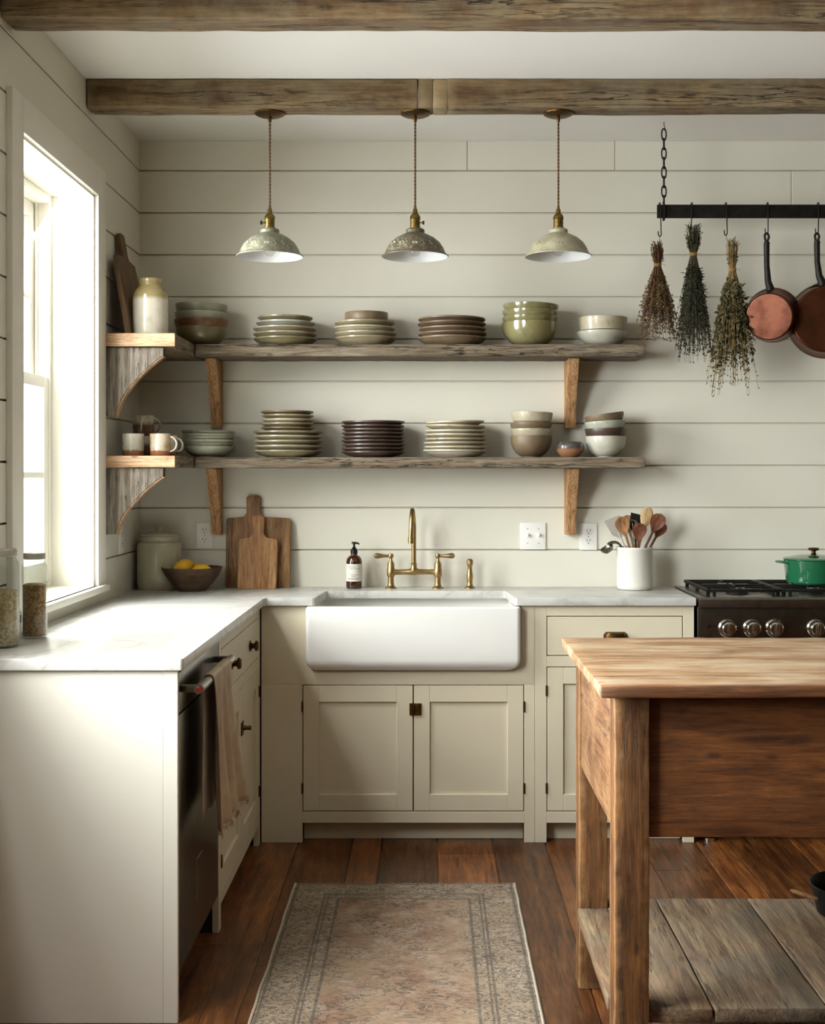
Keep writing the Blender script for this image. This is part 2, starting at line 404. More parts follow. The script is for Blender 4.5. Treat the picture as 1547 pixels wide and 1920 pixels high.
b = MB(); b.box(XR, XR+.2, YF-.2, YB+.2, -.1, ZC+.1); tag(b.build('wall_right', M['farwall']), 'taupe wall on the far right, outside the view', None, None, 'structure')
b = MB(); b.box(XW-.3, XR+.3, YF-.2, YF, -.1, ZC+.1); tag(b.build('wall_front', M['farwall']), 'taupe wall behind the camera', None, None, 'structure')
b = MB(); b.box(XW-.3, XR+.3, YF-.2, YB+.2, ZC, ZC+.1); tag(b.build('ceiling', M['ceiling']), 'flat white ceiling above the timber beams', None, None, 'structure')
# floor planks running away from the camera
b = MB(); b.tint = .0; b.box(XW-.3, XR+.3, YF-.2, YB+.2, -.12, -.004)
fx = [XW-.3, -1.12, -.92, -.70, -.49, -.289, -.179, .031, .238, .435, .56, .79, 1.0, 1.12, 1.36, 1.58, 1.8, 2.03, 2.3, 2.5, 2.76, 3.0, 3.25, 3.5, 3.7, 3.95, XR+.3]
for i in range(len(fx)-1):
    ys = [YF-.1]; y = YF+random.uniform(.4, 2.2)
    while y < YB-.4: ys.append(y); y += random.uniform(1.6, 3.0)
    ys.append(YB+.1)
    for j in range(len(ys)-1):
        b.tint = random.random(); b.box(fx[i]+.0018, fx[i+1]-.0018, ys[j]+.001, ys[j+1]-.001, -.02, random.uniform(-.0008, 0), .002, 1)
tag(b.build('floor', M['floor']), 'worn reddish brown plank floor', None, None, 'structure')

# ---- windows
def window(n, w, label):
    y0, y1, z0, z1 = w; r = empty('window_%d' % n, (XW, (y0+y1)/2, z0), label, None, None, 'structure')
    b = MB()   # jamb liner
    b.box(XW-.25, XW+.003, y0, y0+.012, z0, z1, .001); b.box(XW-.25, XW+.003, y1-.012, y1, z0, z1, .001); b.box(XW-.25, XW+.003, y0, y1, z1-.012, z1, .001)
    b.build('jamb', M['trim'], r)
    b = MB()
    b.box(XW, XW+.018, y0-.095, y0+.004, z0-.0, z1+.1, .002); b.box(XW, XW+.018, y1-.004, y1+.1, z0-.0, z1+.1, .002); b.box(XW, XW+.0185, y0+.004, y1-.004, z1-.004, z1+.1, .002)
    b.build('casing', M['trim'], r)
    b = MB(); b.box(XW-.24, XW+.02, y0+.0, y1-.0, z0-.023, z0+.001, .003); b.box(XW+.001, XW+.036, y0-.13, y1+.085, z0-.023, z0+.001, .004)
    b.build('window_sill', M['trim'], r)
    xf = XW-.145
    b = MB()   # fixed frame with tracks
    b.box(xf-.09, xf, y0+.012, y0+.04, z0, z1-.012, .002); b.box(xf-.09, xf, y1-.04, y1-.012, z0, z1-.012, .002); b.box(xf-.09, xf, y0+.04, y1-.04, z1-.042, z1-.012, .002)
    b.box(xf-.09, xf, y0+.04, y1-.04, z0, z0+.02, .002)
    for yy in (y0+.04, y1-.048): b.box(xf-.048, xf-.040, yy, yy+.008, z0+.02, z1-.042)
    b.build('window_frame', M['trim'], r)
    zm = (z0+z1)/2+.02; a0, a1 = y0+.041, y1-.041
    def sash(nm, xa, xb, s0, s1, rail_b, rail_t):
        b = MB(); st = .048
        b.box(xa, xb, a0, a0+st, s0, s1, .002); b.box(xa, xb, a1-st, a1, s0, s1, .002)
        b.box(xa, xb, a0+st, a1-st, s0, s0+rail_b, .002); b.box(xa, xb, a0+st, a1-st, s1-rail_t, s1, .002)
        nn = max(2, round((a1-a0-2*st)/.23))
        for k in range(1, nn):
            y = a0+st+(a1-a0-2*st)*k/nn; b.box(xa+.004, xb-.004, y-.010, y+.010, s0+rail_b-.001, s1-rail_t+.001, .002)
        zc = (s0+rail_b+s1-rail_t)/2; b.box(xa+.003, xb-.003, a0+st-.001, a1-st+.001, zc-.010, zc+.010, .002)
        o = b.build(nm, M['trim'], r)
        g = MB(); xm = (xa+xb)/2; g.box(xm-.002, xm+.002, a0+st-.004, a1-st+.004, s0+rail_b-.004, s1-rail_t+.004); g.build('pane', M['glass'], o)
    sash('lower_sash', xf-.038, xf-.004, z0+.021, zm+.022, .07, .04)
    sash('upper_sash', xf-.086, xf-.052, zm-.022, z1-.043, .04, .05)
    return r
window(1, W1, 'tall white sash window with deep reveal beside the open shelves')
window(2, W2, 'wide white sash window nearer the camera, outside the view')

# ---- ceiling beams
def beam(y0, y1, z0, label, seed):
    o = MB(); cuts = [XW+.004, -.039, .012, .064, XR-.01] if seed < 1 else [XW+.004, 1.5, XR-.01]
    for i in range(len(cuts)-1):
        o.tint = (.45, .2, 1.0, .3)[i] if seed < 1 else (.4, .2)[i]
        o.rough(cuts[i], cuts[i+1], y0, y1, z0, ZC-.002, .005, .035, .0028, 9, .004, 1.7)
    return tag(o.build('ceiling_beam', M['beam'], origin=(seed, (y0+y1)/2, z0)), label, 'beam', 'hewn ceiling beams')
beam(4.335, 4.437, EYE+1.268, 'hewn brown timber ceiling beam carrying the three pendant lamps', .3)
beam(3.47, 3.582, EYE+1.262, 'hewn brown timber ceiling beam nearest the camera, at the top edge', 1.1)

# ================================================================ COUNTER + BASE CABINETS
CT, CB = .92, .89; YE, YFc = 4.68, 4.70; XL = -.634; YN = 3.155
pts = [(XW+.0005, YN-.015), (-.623, YN-.015), (-.617, YN-.009), (-.616, YE-.012), (-.605, YE), (-.437, YE), (-.427, YE+.006), (-.408, 4.95), (-.40, 4.958), (.293, 4.958), (.302, 4.95), (.318, YE+.01), (.328, YE), (.997, YE), (.997, YB-.0005), (XW+.0005, YB-.0005)]
b = MB(); b.prism(pts, CB, CT, 'XY', .0035)
tag(b.build('marble_countertop', M['marble'], origin=(-.9, 4.9, CB)), 'pale grey veined marble worktop running round the corner and behind the sink', 'countertop')

def shaker(b, T, u0, u1, z0, z1, st=.06, rail=.062, th=.02, dep=.009):
    """door in local (u across, d depth inwards, z up); T maps to world"""
    b.M = T
    b.box(u0, u0+st, 0, th, z0, z1, .0015, 1); b.box(u1-st, u1, 0, th, z0, z1, .0015, 1)
    b.box(u0+st, u1-st, 0, th, z0, z0+rail, .0015, 1); b.box(u0+st, u1-st, 0, th, z1-rail, z1, .0015, 1)
    b.box(u0+st-.003, u1-st+.003, dep, th-.003, z0+rail-.003, z1-rail+.003)
T_back = Matrix.Translation((0, YFc, 0))                                            # u = x, depth = +y
T_left = Matrix(((0, -1, 0, XL), (1, 0, 0, 0), (0, 0, 1, 0), (0, 0, 0, 1)))          # u = y, depth = -x
def hinge(T, u, z, parent):
    b = MB(T); b.tube([(u, -.002, z-.02), (u, -.002, z+.02)], .0032, 8); b.box(u-.004, u+.004, -.001, .001, z-.018, z+.018); return b.build('hinge', M['brassd'], parent)
# --- sink cabinet
sc_ = empty('base_cabinet', (-.06, YFc, 0), 'cream base cabinet under the white apron sink, two panelled doors', 'cabinet', 'cream base cabinets')
b = MB()
up = [(-.630, CB-.001), (-.463, CB-.001), (-.463, .70)]+arc(-.408, .698, .055, 180, 270, 8)+arc(.288, .698, .055, 270, 360, 8)+[(.343, CB-.001), (.3955, CB-.001), (.3955, .592), (-.630, .592)]
b.prism(up, YFc, YFc+.02, 'XZ', .001)
b.box(-.630, -.476, YFc, YFc+.02, 0, .592, .001, 1); b.box(.356, .3955, YFc, YFc+.02, 0, .592, .001, 1); b.box(-.476, .356, YFc, YFc+.02, .074, .116, .001, 1)
b.build('face_frame', M['cab'], sc_)
b = MB(); b.box(-.476, .356, YFc+.055, YFc+.07, 0, .09, .001, 1); b.build('toe_board', M['cab'], sc_)
b = MB(); b.box(-.629, -.615, YFc+.021, 5.145, .0, .64); b.box(.38, .3945, YFc+.021, 5.145, 0, .64); b.box(-.61, .378, YFc+.071, 5.145, .09, .105); b.box(-.61, .378, 5.13, 5.145, .106, .64)
b.build('carcass', M['void'], sc_)
for u0, u1, hx in ((-.473, -.062, -.476), (-.058, .353, .356)):
    b = MB(); shaker(b, T_back, u0, u1, .119, .589); d = b.build('door', M['cab'], sc_)
    for z in (.51, .204): hinge(T_back, hx, z, d)
    if hx < 0:
        q = MB(T_back); q.box(-.0745, -.0615, -.008, .0, .479, .523, .001); q.build('latch_keeper', M['brassd'], d)
    else:
        q = MB(T_back); q.box(-.0585, -.030, -.006, .0, .479, .523, .0015)
        q.box(-.050, -.040, -.012, -.006, .495, .513, .002); q.tube([(-.058, -.008, .484), (-.058, -.008, .518)], .004, 8)
        q.build('latch', M['brassd'], d)
# --- right base cabinet
rc = empty('base_cabinet', (.70, YFc, 0), 'cream base cabinet between the sink and the range, drawer over panelled doors', 'cabinet', 'cream base cabinets')
b = MB(); X0, X1 = .3965, .993
for bx in ((X0, .44, 0, CB-.001), (.952, X1, 0, CB-.001)): b.box(bx[0], bx[1], YFc, YFc+.02, bx[2], bx[3], .001, 1)
for z0, z1 in ((.85, CB-.001), (.66, .70), (.074, .116)): b.box(.44, .952, YFc, YFc+.02, z0, z1, .001, 1)
b.build('face_frame', M['cab'], rc)
b = MB(); b.box(.44, .952, YFc+.055, YFc+.07, 0, .09, .001, 1); b.build('toe_board', M['cab'], rc)
b = MB(); b.box(X0, X0+.012, YFc+.021, 5.145, 0, .885); b.box(X1-.012, X1, YFc+.021, 5.145, 0, .885); b.box(X0+.013, X1-.013, YFc+.071, 5.145, .09, .105); b.box(X0+.013, X1-.013, 5.13, 5.145, .106, .885)
b.build('carcass', M['void'], rc)
b = MB(T_back); b.box(.443, .949, 0, .02, .703, .847, .0015, 1); dr = b.build('drawer', M['cab'], rc)
b = MB(T_back)   # octagonal-topped cup pull
c8 = [(-.044, -.018), (-.044, .004), (-.034, .014), (.034, .014), (.044, .004), (.044, -.018)]
b.prism([(.697+x, .777+z) for x, z in c8], -.004, 0, 'XZ', .001)
lo = []
for d, k in ((0, 1.0), (-.010, .98), (-.020, .85), (-.026, .55)):
    lo.append([(.697+x*.92*k, d, .777+(z*k if z > -.01 else z)) for x, z in c8])
b.loft(lo, False, True); b.build('cup_pull', M['brassd'], dr)
for u0, u1, hx in ((.443, .694, .44), (.698, .949, .952)):
    b = MB(); shaker(b, T_back, u0, u1, .119, .657); d = b.build('door', M['cab'], rc)
    for z in (.57, .204): hinge(T_back, hx, z, d)
    if hx < .5:
        q = MB(T_back); q.lathe([(0, .024), (.011, .022), (.014, .016), (.006, .008), (.009, 0), (0, 0)], 20, (.664, 0, .50), 0, 0, Matrix.Rotation(PI/2, 4, 'X')); q.build('knob', M['brassd'], d)
# --- left run cabinet (faces the room)
lc = empty('base_cabinet', (XL, 4.235, 0), 'cream base cabinet between the dishwasher and the corner, wide drawer over two doors', 'cabinet', 'cream base cabinets')
Y0, Y1 = 3.775, 4.694; a0, a1 = 3.815, 4.655
b = MB(T_left)
for u0, u1 in ((Y0, a0), (a1, Y1)): b.box(u0, u1, 0, .02, 0, CB-.001, .001, 1)
for z0, z1 in ((.85, CB-.001), (.66, .70), (.074, .116)): b.box(a0, a1, 0, .02, z0, z1, .001, 1)
b.build('face_frame', M['cab'], lc)
b = MB(T_left); b.box(a0, a1, .055, .07, 0, .09, .001, 1); b.build('toe_board', M['cab'], lc)
b = MB(T_left); b.box(Y0, Y0+.012, .021, .553, 0, .885); b.box(Y1-.012, Y1, .021, .553, 0, .885); b.box(Y0+.013, Y1-.013, .071, .54, .09, .105); b.box(Y0+.013, Y1-.013, .541, .553, 0, .885)
b.build('carcass', M['void'], lc)
b = MB(T_left); b.box(a0+.003, a1-.003, 0, .02, .703, .847, .0015, 1); dr = b.build('drawer', M['cab'], lc)
KN = [(0, 0), (.019, 0), (.020, .003), (.013, .006), (.009, .010), (.010, .016), (.018, .020), (.019, .026), (.014, .031), (0, .032)]
for u in (4.02, 4.43):
    q = MB(T_left); q.lathe(KN, 20, (u, 0, .775), 0, 0, Matrix.Rotation(PI/2, 4, 'X')); q.build('knob', M['brassd'], dr)
for u0, u1, hx in ((a0+.003, 4.233, a0), (4.237, a1-.003, a1)):
    b = MB(); shaker(b, T_left, u0, u1, .119, .657, .055); d = b.build('door', M['cab'], lc)
    for z in (.575, .204): hinge(T_left, hx, z, d)
    if hx > 4:
        q = MB(T_left); q.box(4.238, 4.262, -.004, 0, .50, .545, .001); q.tube([(4.25, 0, .522), (4.25, -.018, .522), (4.25, -.03, .522)], [.010, .007, .008], 12); q.build('latch', M['brassd'], d)
    else:
        q = MB(T_left); q.box(4.216, 4.232, -.004, 0, .50, .545, .001); q.build('latch_keeper', M['brassd'], d)
# --- end panel facing the camera
b = MB(); b.box(XW+.001, XL-.036, YN, YN+.012, 0, CB-.0005, .0008, 1); b.box(XL-.0355, XL+.001, YN-.001, YN+.013, 0, CB-.0005, .0012, 1)
tag(b.build('end_panel', M['endp'], origin=(-.9, YN, 0)), 'plain off-white panel closing the near end of the left worktop run', 'cabinet panel')
# --- dishwasher
dw = empty('dishwasher', (XL, 3.47, 0), 'stainless steel dishwasher in the left run with a towel over its bar handle', 'dishwasher')
b = MB(); b.box(XW+.08, XL-.026, 3.176, 3.768, .10, .880, .002, 1); b.build('body', M['iron2'], dw)
b = MB(); b.box(XL-.025, XL-.001, 3.174, 3.77, .115, .770, .003); b.build('door', M['steeld'], dw)
b = MB(); b.box(XL-.025, XL-.001, 3.174, 3.77, .774, .878, .003); b.build('control_panel', M['steeld'], dw)
b = MB(); b.box(XL-.10, XL-.08, 3.174, 3.77, .0, .108, .001); b.build('toe_board', M['iron'], dw)
b = MB(); HX, HZ = -.590, .832
b.tube([(HX, 3.215, HZ), (HX, 3.735, HZ)], .0125, 20)
for y in (3.222, 3.728): b.box(XL-.001, HX, y-.011, y+.011, HZ-.009, HZ+.009, .003)
h = b.build('handle', M['steel'], dw)
b = MB(); b.lathe([(0, -.004), (.0125, -.004), (.0125, -.001), (.0098, -.001)], 24, (HX, 3.2115, HZ), 0, 0, Matrix.Rotation(-PI/2, 4, 'X')); b.build('end_cap', M['chrome'], h)
b = MB(); b.lathe([(0, .005), (.004, .0048), (.0095, .003), (.0095, 0), (0, 0)], 24, (HX, 3.211, HZ), 0, 0, Matrix.Rotation(PI/2, 4, 'X')); tag(b.build('badge', M['red'], h), 'red round badge')
b = MB()
for (y, z, y2, z2) in ((3.42, .33, 3.50, .33), (3.42, .22, 3.42, .33)): b.box(XL-.001, XL+.0005, y, max(y2, y+.002), z, max(z2, z+.002))
b.build('nameplate', M['steel'], dw)
# --- towel over the handle
def towel():
    ny, prof = 64, []
    r = .0165
    n1, n2, na = 26, 22, 8
    for i in range(n1+1): prof.append((HX+r, HZ-.40*(1-i/n1), 1-i/n1, 1))
    for i in range(1, na): a = PI*i/na; prof.append((HX+r*math.cos(a), HZ+r*math.sin(a), 0, 0))
    for i in range(n2+1): prof.append((HX-r, HZ-.36*i/n2, i/n2, -1))
    vs = []; fs = []; n = len(prof)
    for j in range(ny+1):
        s = j/ny
        for (x, z, d, side) in prof:
            y = 3.35+.29*s + (s-.5)*.05*d*d + .006*math.sin(d*7+s*3)
            fold = math.sin(s*PI*7.0+.6+side)*.011*d**.7 + math.sin(s*PI*11+d*3)*.004*d
            if side == 1: xx = x+fold+.012*d+.028*d*d*s
            elif side == -1: xx = max(x+fold*.25+.004*d, XL+.004)
            else: xx = x
            if side and d > .97: z -= .006*random.random()
            if side == 1: z += .02*d*s
            vs.append((xx, y, z))
    for j in range(ny):
        for i in range(n-1):
            a = j*n+i; fs.append((a, a+1, a+n+1, a+n))
    # fringe
    b = MB(); b.add(vs, fs)
    o = b.build('tea_towel', M_towel, origin=(HX, 3.5, HZ), ang=80)
    md = o.modifiers.new('thick', 'SOLIDIFY'); md.thickness = .0025; md.offset = 1
    fr = MB()
    for j in range(0, ny*2):
        k = min(ny, j//2); v = Vector(vs[k*n]); v.y += (j % 2)*.0025
        fr.tube([v, v+Vector((random.uniform(-.003, .004), random.uniform(-.003, .003), -.008)), v+Vector((random.uniform(-.006, .008), random.uniform(-.005, .005), -.008-random.uniform(.004, .012)))], .0007, 4, False)
    fr.build('fringe', M_towel, o)
    tag(o, 'crumpled beige linen tea towel with frayed hem hanging over the dishwasher handle', 'towel')
t = NT('beige_linen'); v = t.co((1, 1, 1)); w = t.noise(t.co((1, 1, .12)), 260, 3, .6); w2 = t.noise(t.co((.12, 1, 1)), 260, 3, .6)
t.bump(t.mix(.5, w, w2), .5, .001)
M_towel = t.set(t.mix(t.ramp(t.noise(v, 14, 4), [(.3, 0.), (.7, 1.)]), '#988468', '#b39f84'), .9, sheen=.2)
towel()

# --- apron sink
def sink():
    x0, x1, y0, y1, zb, zt = -.460, .340, 4.652, 5.03, .646, .8885
    b = MB(); loops = []
    def L(ins, z, r): return [(p[0], p[1], z) for p in rrect(x0+ins, x1-ins, y0+ins, y1-ins, max(r, .003), 6)]
    R = .045
    for i in range(7):
        a = PI/2*i/6; loops.append(L(R*(1-math.sin(a)), zb+R*(1-math.cos(a)), .016+R*.3*(1-math.sin(a)) if i < 6 else .016))
    loops.append(L(0, zb+R+.03, .016)); loops.append(L(0, zt-.008, .016))
    for a in (30, 60, 90): a = math.radians(a); loops.append(L(.008*(1-math.cos(a)), zt-.008+.008*math.sin(a), .014))
    w = .028
    for a in (90, 60, 30, 0): a = math.radians(a); loops.append(L(w-.008*(math.cos(a)), zt-.008+.008*math.sin(a), .02))
    loops.append(L(w+.004, zb+.06, .03)); loops.append(L(w+.02, zb+.032, .04)); loops.append(L(w+.05, zb+.026, .04))
    b.loft(loops, True, True)
    r = tag(b.build('farmhouse_sink', M['sink'], origin=(-.06, 4.84, zb)), 'white fireclay apron-front sink set into the marble worktop', 'sink')
    d = MB(); d.lathe([(0, .003), (.03, .003), (.038, .001), (.04, 0), (0, 0)], 24, (-.06, 4.86, zb+.0262)); d.build('drain', M['brass'], r)
sink()
# --- range
rg = empty('range_cooker', (1.47, 4.68, 0), 'stainless steel gas range with black grates at the right end of the worktop', 'cooker')
RX0, RX1 = 1.006, 1.92
b = MB(); b.box(RX0, RX1, 4.70, 5.145, .10, .905, .002, 1); b.build('body', M['steeld'], rg)
b = MB(); b.prism([(4.672, .884), (4.668, .915), (4.676, .923), (5.145, .923), (5.145, .906), (4.71, .906), (4.71, .884)], RX0, RX1, 'YZ', .0015); b.build('cooktop', M['steel'], rg)
b = MB(); b.box(RX0+.006, RX1-.006, 4.684, 4.70, .755, .884, .002); cp = b.build('control_panel', M['steeld'], rg)
b = MB(); b.box(1.036, 1.050, 4.682, 4.685, .806, .822, .001); b.build('indicator', M['iron'], cp)
for x in (1.114, 1.206, 1.29, 1.444, 1.56, 1.67, 1.78):
    k = MB(); Mx = Matrix.Rotation(PI/2, 4, 'X')
    k.lathe([(0, .010), (.030, .010), (.034, .006), (.035, 0), (.0, 0)], 32, (x, 4.684, .806), 0, 0, Mx)
    k.lathe([(0, .034), (.022, .034), (.0255, .031), (.026, .011), (0, .011)], 32, (x, 4.684, .806), 0, 0, Mx)
    k.box(x-.005, x+.005, 4.632, 4.652, .783, .829, .002)
    k.build('knob', M['chrome'], rg)
b = MB(); b.box(RX0+.006, RX1-.006, 4.672, 4.70, .20, .745, .004); od = b.build('oven_door', M['steel'], rg)
b = MB(); b.box(1.18, 1.75, 4.669, 4.674, .32, .60, .002); b.build('oven_window', M['plastic'], od)
b = MB(); b.tube([(1.05, 4.625, .69), (1.88, 4.625, .69)], .014, 16)
for x in (1.09, 1.84): b.box(x-.012, x+.012, 4.625, 4.674, .68, .70, .003)
b.build('handle', M['steel'], od)
b = MB(); b.box(RX0+.02, RX1-.02, 4.78, 4.80, .02, .11); b.build('kick_panel', M['iron'], rg)
for x in (1.055, 1.86):
    for y in (4.735, 5.09):
        l = MB(); l.lathe([(0, 0), (.024, 0), (.024, .012), (.014, .02), (.014, .10), (0, .10)], 16, (x, y, 0)); l.build('leg', M['chrome'], rg)
def grate(x0, x1):
    g = MB(); z = .951; t_ = .0055
    y0, y1 = 4.70, 5.12
    for x in (x0, x1): g.box(x-t_, x+t_, y0, y1, z-.012, z, .002); 
    for y in (y0+t_, y1-t_, (y0+y1)/2): g.box(x0, x1, y-t_, y+t_, z-.012, z, .002)
    xm = (x0+x1)/2
    for yc in (4.81, 5.01):
        for (dx, dy) in ((1, 0), (-1, 0), (0, 1), (0, -1)):
            ex, ey = (x1-xm)*dx, .10*dy
            g.tube([(xm+dx*.03, yc+dy*.03, z-.004), (xm+ex*.6, yc+ey*.6, z-.002), (xm+ex, yc+ey, z-.006)], [.004, .005, .006], 6)
    for x in (x0+.004, x1-.004):
        for y in (y0+.02, (y0+y1)/2, y1-.02): g.box(x-.006, x+.006, y-.008, y+.008, .922, z-.006, .001)
    g.box(x0+.02, x0+.03, y0, y0+.01, .922, z-.01); g.box(x1-.03, x1-.02, y0, y0+.01, .922, z-.01)
    g.build('grate', M['iron'], rg)
    for yc in (4.81, 5.01):
        c = MB(); c.lathe([(0, .018), (.028, .018), (.032, .014), (.032, .010), (.04, .008), (.045, 0), (0, 0)], 28, (xm, yc, .9225)); c.build('burner', M['iron'], rg)
for k in range(3): grate(1.045+.285*k, 1.045+.285*k+.272)
# ================================================================ SHELVES
ZU, ZL = 1.894, 1.449
YS = 4.93
def shelf_pair(ztop, th, which):
    b = MB(); b.rough(-.922, .850, YS, YB-.002, ztop-th, ztop, .004, .025, .0016, 30, .0015, 4)
    for i in range(len(b.v)):
        if b.v[i].z > ztop-.003: b.v[i].z = min(b.v[i].z, ztop)
    tag(b.build('wall_shelf', M['shelf'], origin=(-.03+ztop, 5.04, ztop-th)), 'long %s grey weathered plank shelf on the back wall above the sink' % which, 'shelf', 'weathered open shelves')
    b = MB(); b.rough(XW+.001, -.925, 4.553, YB-.002, ztop-th*.98, ztop, .004, .03, .0012, 30, .001, 4)
    for v in b.v:
        if v.z > ztop-.003: v.z = min(v.z, ztop)
    o = tag(b.build('corner_shelf', M['shelfy'], origin=(-1.05, 4.85+ztop*.1, ztop-th)), 'short %s shelf on the left wall beside the window with a pale sawn end' % which, 'shelf', 'weathered open shelves')
    e = MB(); e.box(XW+.002, -.923, 4.545, 4.5535, ztop-th*.98, ztop-.0005, .002); tag(e.build('sawn_end', M['fresh'], o), 'pale freshly sawn end')
shelf_pair(ZU, .049, 'upper'); shelf_pair(ZL, .043, 'lower')
def bracket_back(xc, ztop, h, depth, label):
    """curved bracket under the back shelf, profile in YZ"""
    w = .042; n = 14
    def prof(k):
        pts = []
        for i in range(n+1):
            s = i/n; z = ztop-.003-h*s
            y = (YB-depth)+(depth-.045)*(1-(1-s)**1.6)*.98 + .003*math.sin(s*19)
            pts.append((y, z))
        return pts
    b = MB(); x0, x1 = xc-w/2, xc+w/2
    pp = prof(0); poly = pp+[(YB-.018, ztop-.003-h), (YB-.018+.017, ztop-.003-h+.005), (YB-.001, ztop-.003)]
    b.prism(poly, x0, x1, 'YZ', .002)
    o = b.build('shelf_bracket', M['brk'], origin=(xc, YB-.05, ztop-h))
    return tag(o, label, 'bracket', 'curved shelf brackets on the back wall')
bracket_back(-.868, ZU-.049, .272, .180, 'brown curved wooden bracket under the left part of the upper back shelf')
bracket_back(.575, ZU-.049, .272, .180, 'brown curved wooden bracket under the right part of the upper back shelf')
bracket_back(-.868, ZL-.043, .268, .180, 'brown curved wooden bracket under the lower back shelf, left, above the outlet')
bracket_back(.575, ZL-.043, .268, .180, 'brown curved wooden bracket under the lower back shelf, right, beside the switch plate')
def bracket_left(ztop, h, label):
    y0, y1 = 4.558, 4.603; x0 = XW+.001; d = .222
    def outline(ins=0):
        p = [(x0, ztop-.002), (x0+d, ztop-.002), (x0+d-.002, ztop-.032)]
        cv = [(.0, .0), (.15, .085), (.3, .18), (.42, .27), (.53, .36), (.64, .455), (.73, .54), (.82, .64), (.89, .735), (.95, .85), (.985, .95), (1.0, 1.0)]
        for (u, w) in cv[1:]: p.append((x0+d-.002-(d-.050)*u, ztop-.032-(h-.032)*w))
        p += [(x0, ztop-h)]
        return p
    b = MB(); b.prism(outline(), y0, y1, 'XZ', .002)
    for v in b.v: v += noise.noise_vector(v*14)*.0015
    for v in b.v: v.x = max(v.x, x0)
    o = b.build('shelf_bracket', M['brkgrey'], origin=(x0+.1, 4.58, ztop-h))
    e = MB(); pts = outline()[2:]
    loops = []
    for (x, z) in pts[:-1]: loops.append([(x+.0005, y0+.004, z-.0005), (x+.003, y0+.004, z-.003), (x+.003, y1-.004, z-.003), (x+.0005, y1-.004, z-.0005)])
    e.loft(loops); tag(e.build('sawn_edge', M['fresh'], o), 'pale sawn curved edge')
    return tag(o, label, 'bracket', 'grey shelf brackets on the left wall')
bracket_left(ZU-.049, .251, 'cracked grey curved bracket under the upper shelf end beside the window')
bracket_left(ZL-.043, .243, 'cracked grey curved bracket under the lower shelf end beside the window')

# ================================================================ CERAMICS
G = {}
G['sage'] = glaze('sage_glaze', '#8d9079', '#a3a68f', '#6c6a52', .3, 7, .4, .2)
G['sage2'] = glaze('grey_green_glaze', '#a5a997', '#b7b9a8', '#7b7a66', .3, 7, .3, .2)
G['rust'] = glaze('rust_brown_glaze', '#6b4a30', '#7f5f42', '#7a7a62', .35, 7, .3, .1)
G['olive'] = glaze('olive_brown_glaze', '#726a4c', '#8a8262', '#6b5033', .3, 7, .3, .2)
G['pgrn'] = glaze('pale_olive_plate_glaze', '#8f8468', '#a3987b', '#766a4e', .32, 8, .35, .25)
G['pgrn2'] = glaze('stone_plate_glaze', '#a69c82', '#b7ad94', '#85785d', .32, 8, .35, .25)
G['taupe'] = glaze('taupe_plate_glaze', '#6b5a45', '#7f6d55', '#4e3e2c', .45, 8, .35)
G['taupe2'] = glaze('brown_plate_glaze', '#5c4936', '#6e5a45', '#4a3828', .5, 8, .3)
G['dark'] = glaze('dark_chocolate_plate_glaze', '#43342b', '#52413a', '#2f2420', .38, 8, .3, .1)
G['moss'] = glaze('moss_gold_glaze', '#77714d', '#8b855e', '#686142', .16, 6, .4, .6)
G['white'] = glaze('chalky_white_glaze', '#b0ae9c', '#c4c2b3', '#9b9a88', .3, 9, .4, .3)
G['cream'] = glaze('cream_rim_glaze', '#a59b83', '#b8af98', '#8b7c61', .35, 9, .5, .2)
G['beige'] = glaze('beige_plate_glaze', '#a89c80', '#bbb096', '#8a7c60', .38, 8, .4, .15)
G['beige2'] = glaze('pale_beige_plate_glaze', '#b5ab96', '#c2b9a5', '#978b72', .38, 8, .4, .15)
G['charc'] = glaze('charcoal_glaze', '#34312f', '#4b4744', '#6d655c', .3, 9, .3, .2)
G['clay'] = glaze('raw_clay', '#8a6247', '#9a7052', None, .7, 9, .4)
G['mug'] = glaze('milky_drip_glaze', '#b3b0a0', '#c9c6b6', '#9c7a50', .2, 14, .3, .5, (.018, .022, '#8a5a3e'))
G['mug2'] = glaze('milky_amber_drip_glaze', '#c9c4b2', '#b98a55', '#8a5a33', .2, 12, .3, .5, (.016, .020, '#9a5f40'))
G['mug3'] = glaze('brown_based_mug_glaze', '#b2a992', '#9b917a', '#7d6a50', .25, 14, .3, .4, (.040, .055, '#5b4030'))
def plate_prof(r, h, s, lip=.004):
    t = s*.8
    o = [(0, .0015), (r*.5, .0015), (r*.56, 0), (r*.62, 0), (r*.64, .003), (r*.80, h*.28), (r*.92, h*.58), (r*.975, max(h*.8, h-lip-.003)), (r, h-lip), (r*1.003, h-lip*.5), (r, h)]
    i = [(r*.985, h+.0006), (r*.97, h-.001), (r*.90, max(h*.58+t*.6, .0)), (r*.80, h*.28+t*.8), (r*.60, .0015+t), (0, .0015+t)]
    return o+i
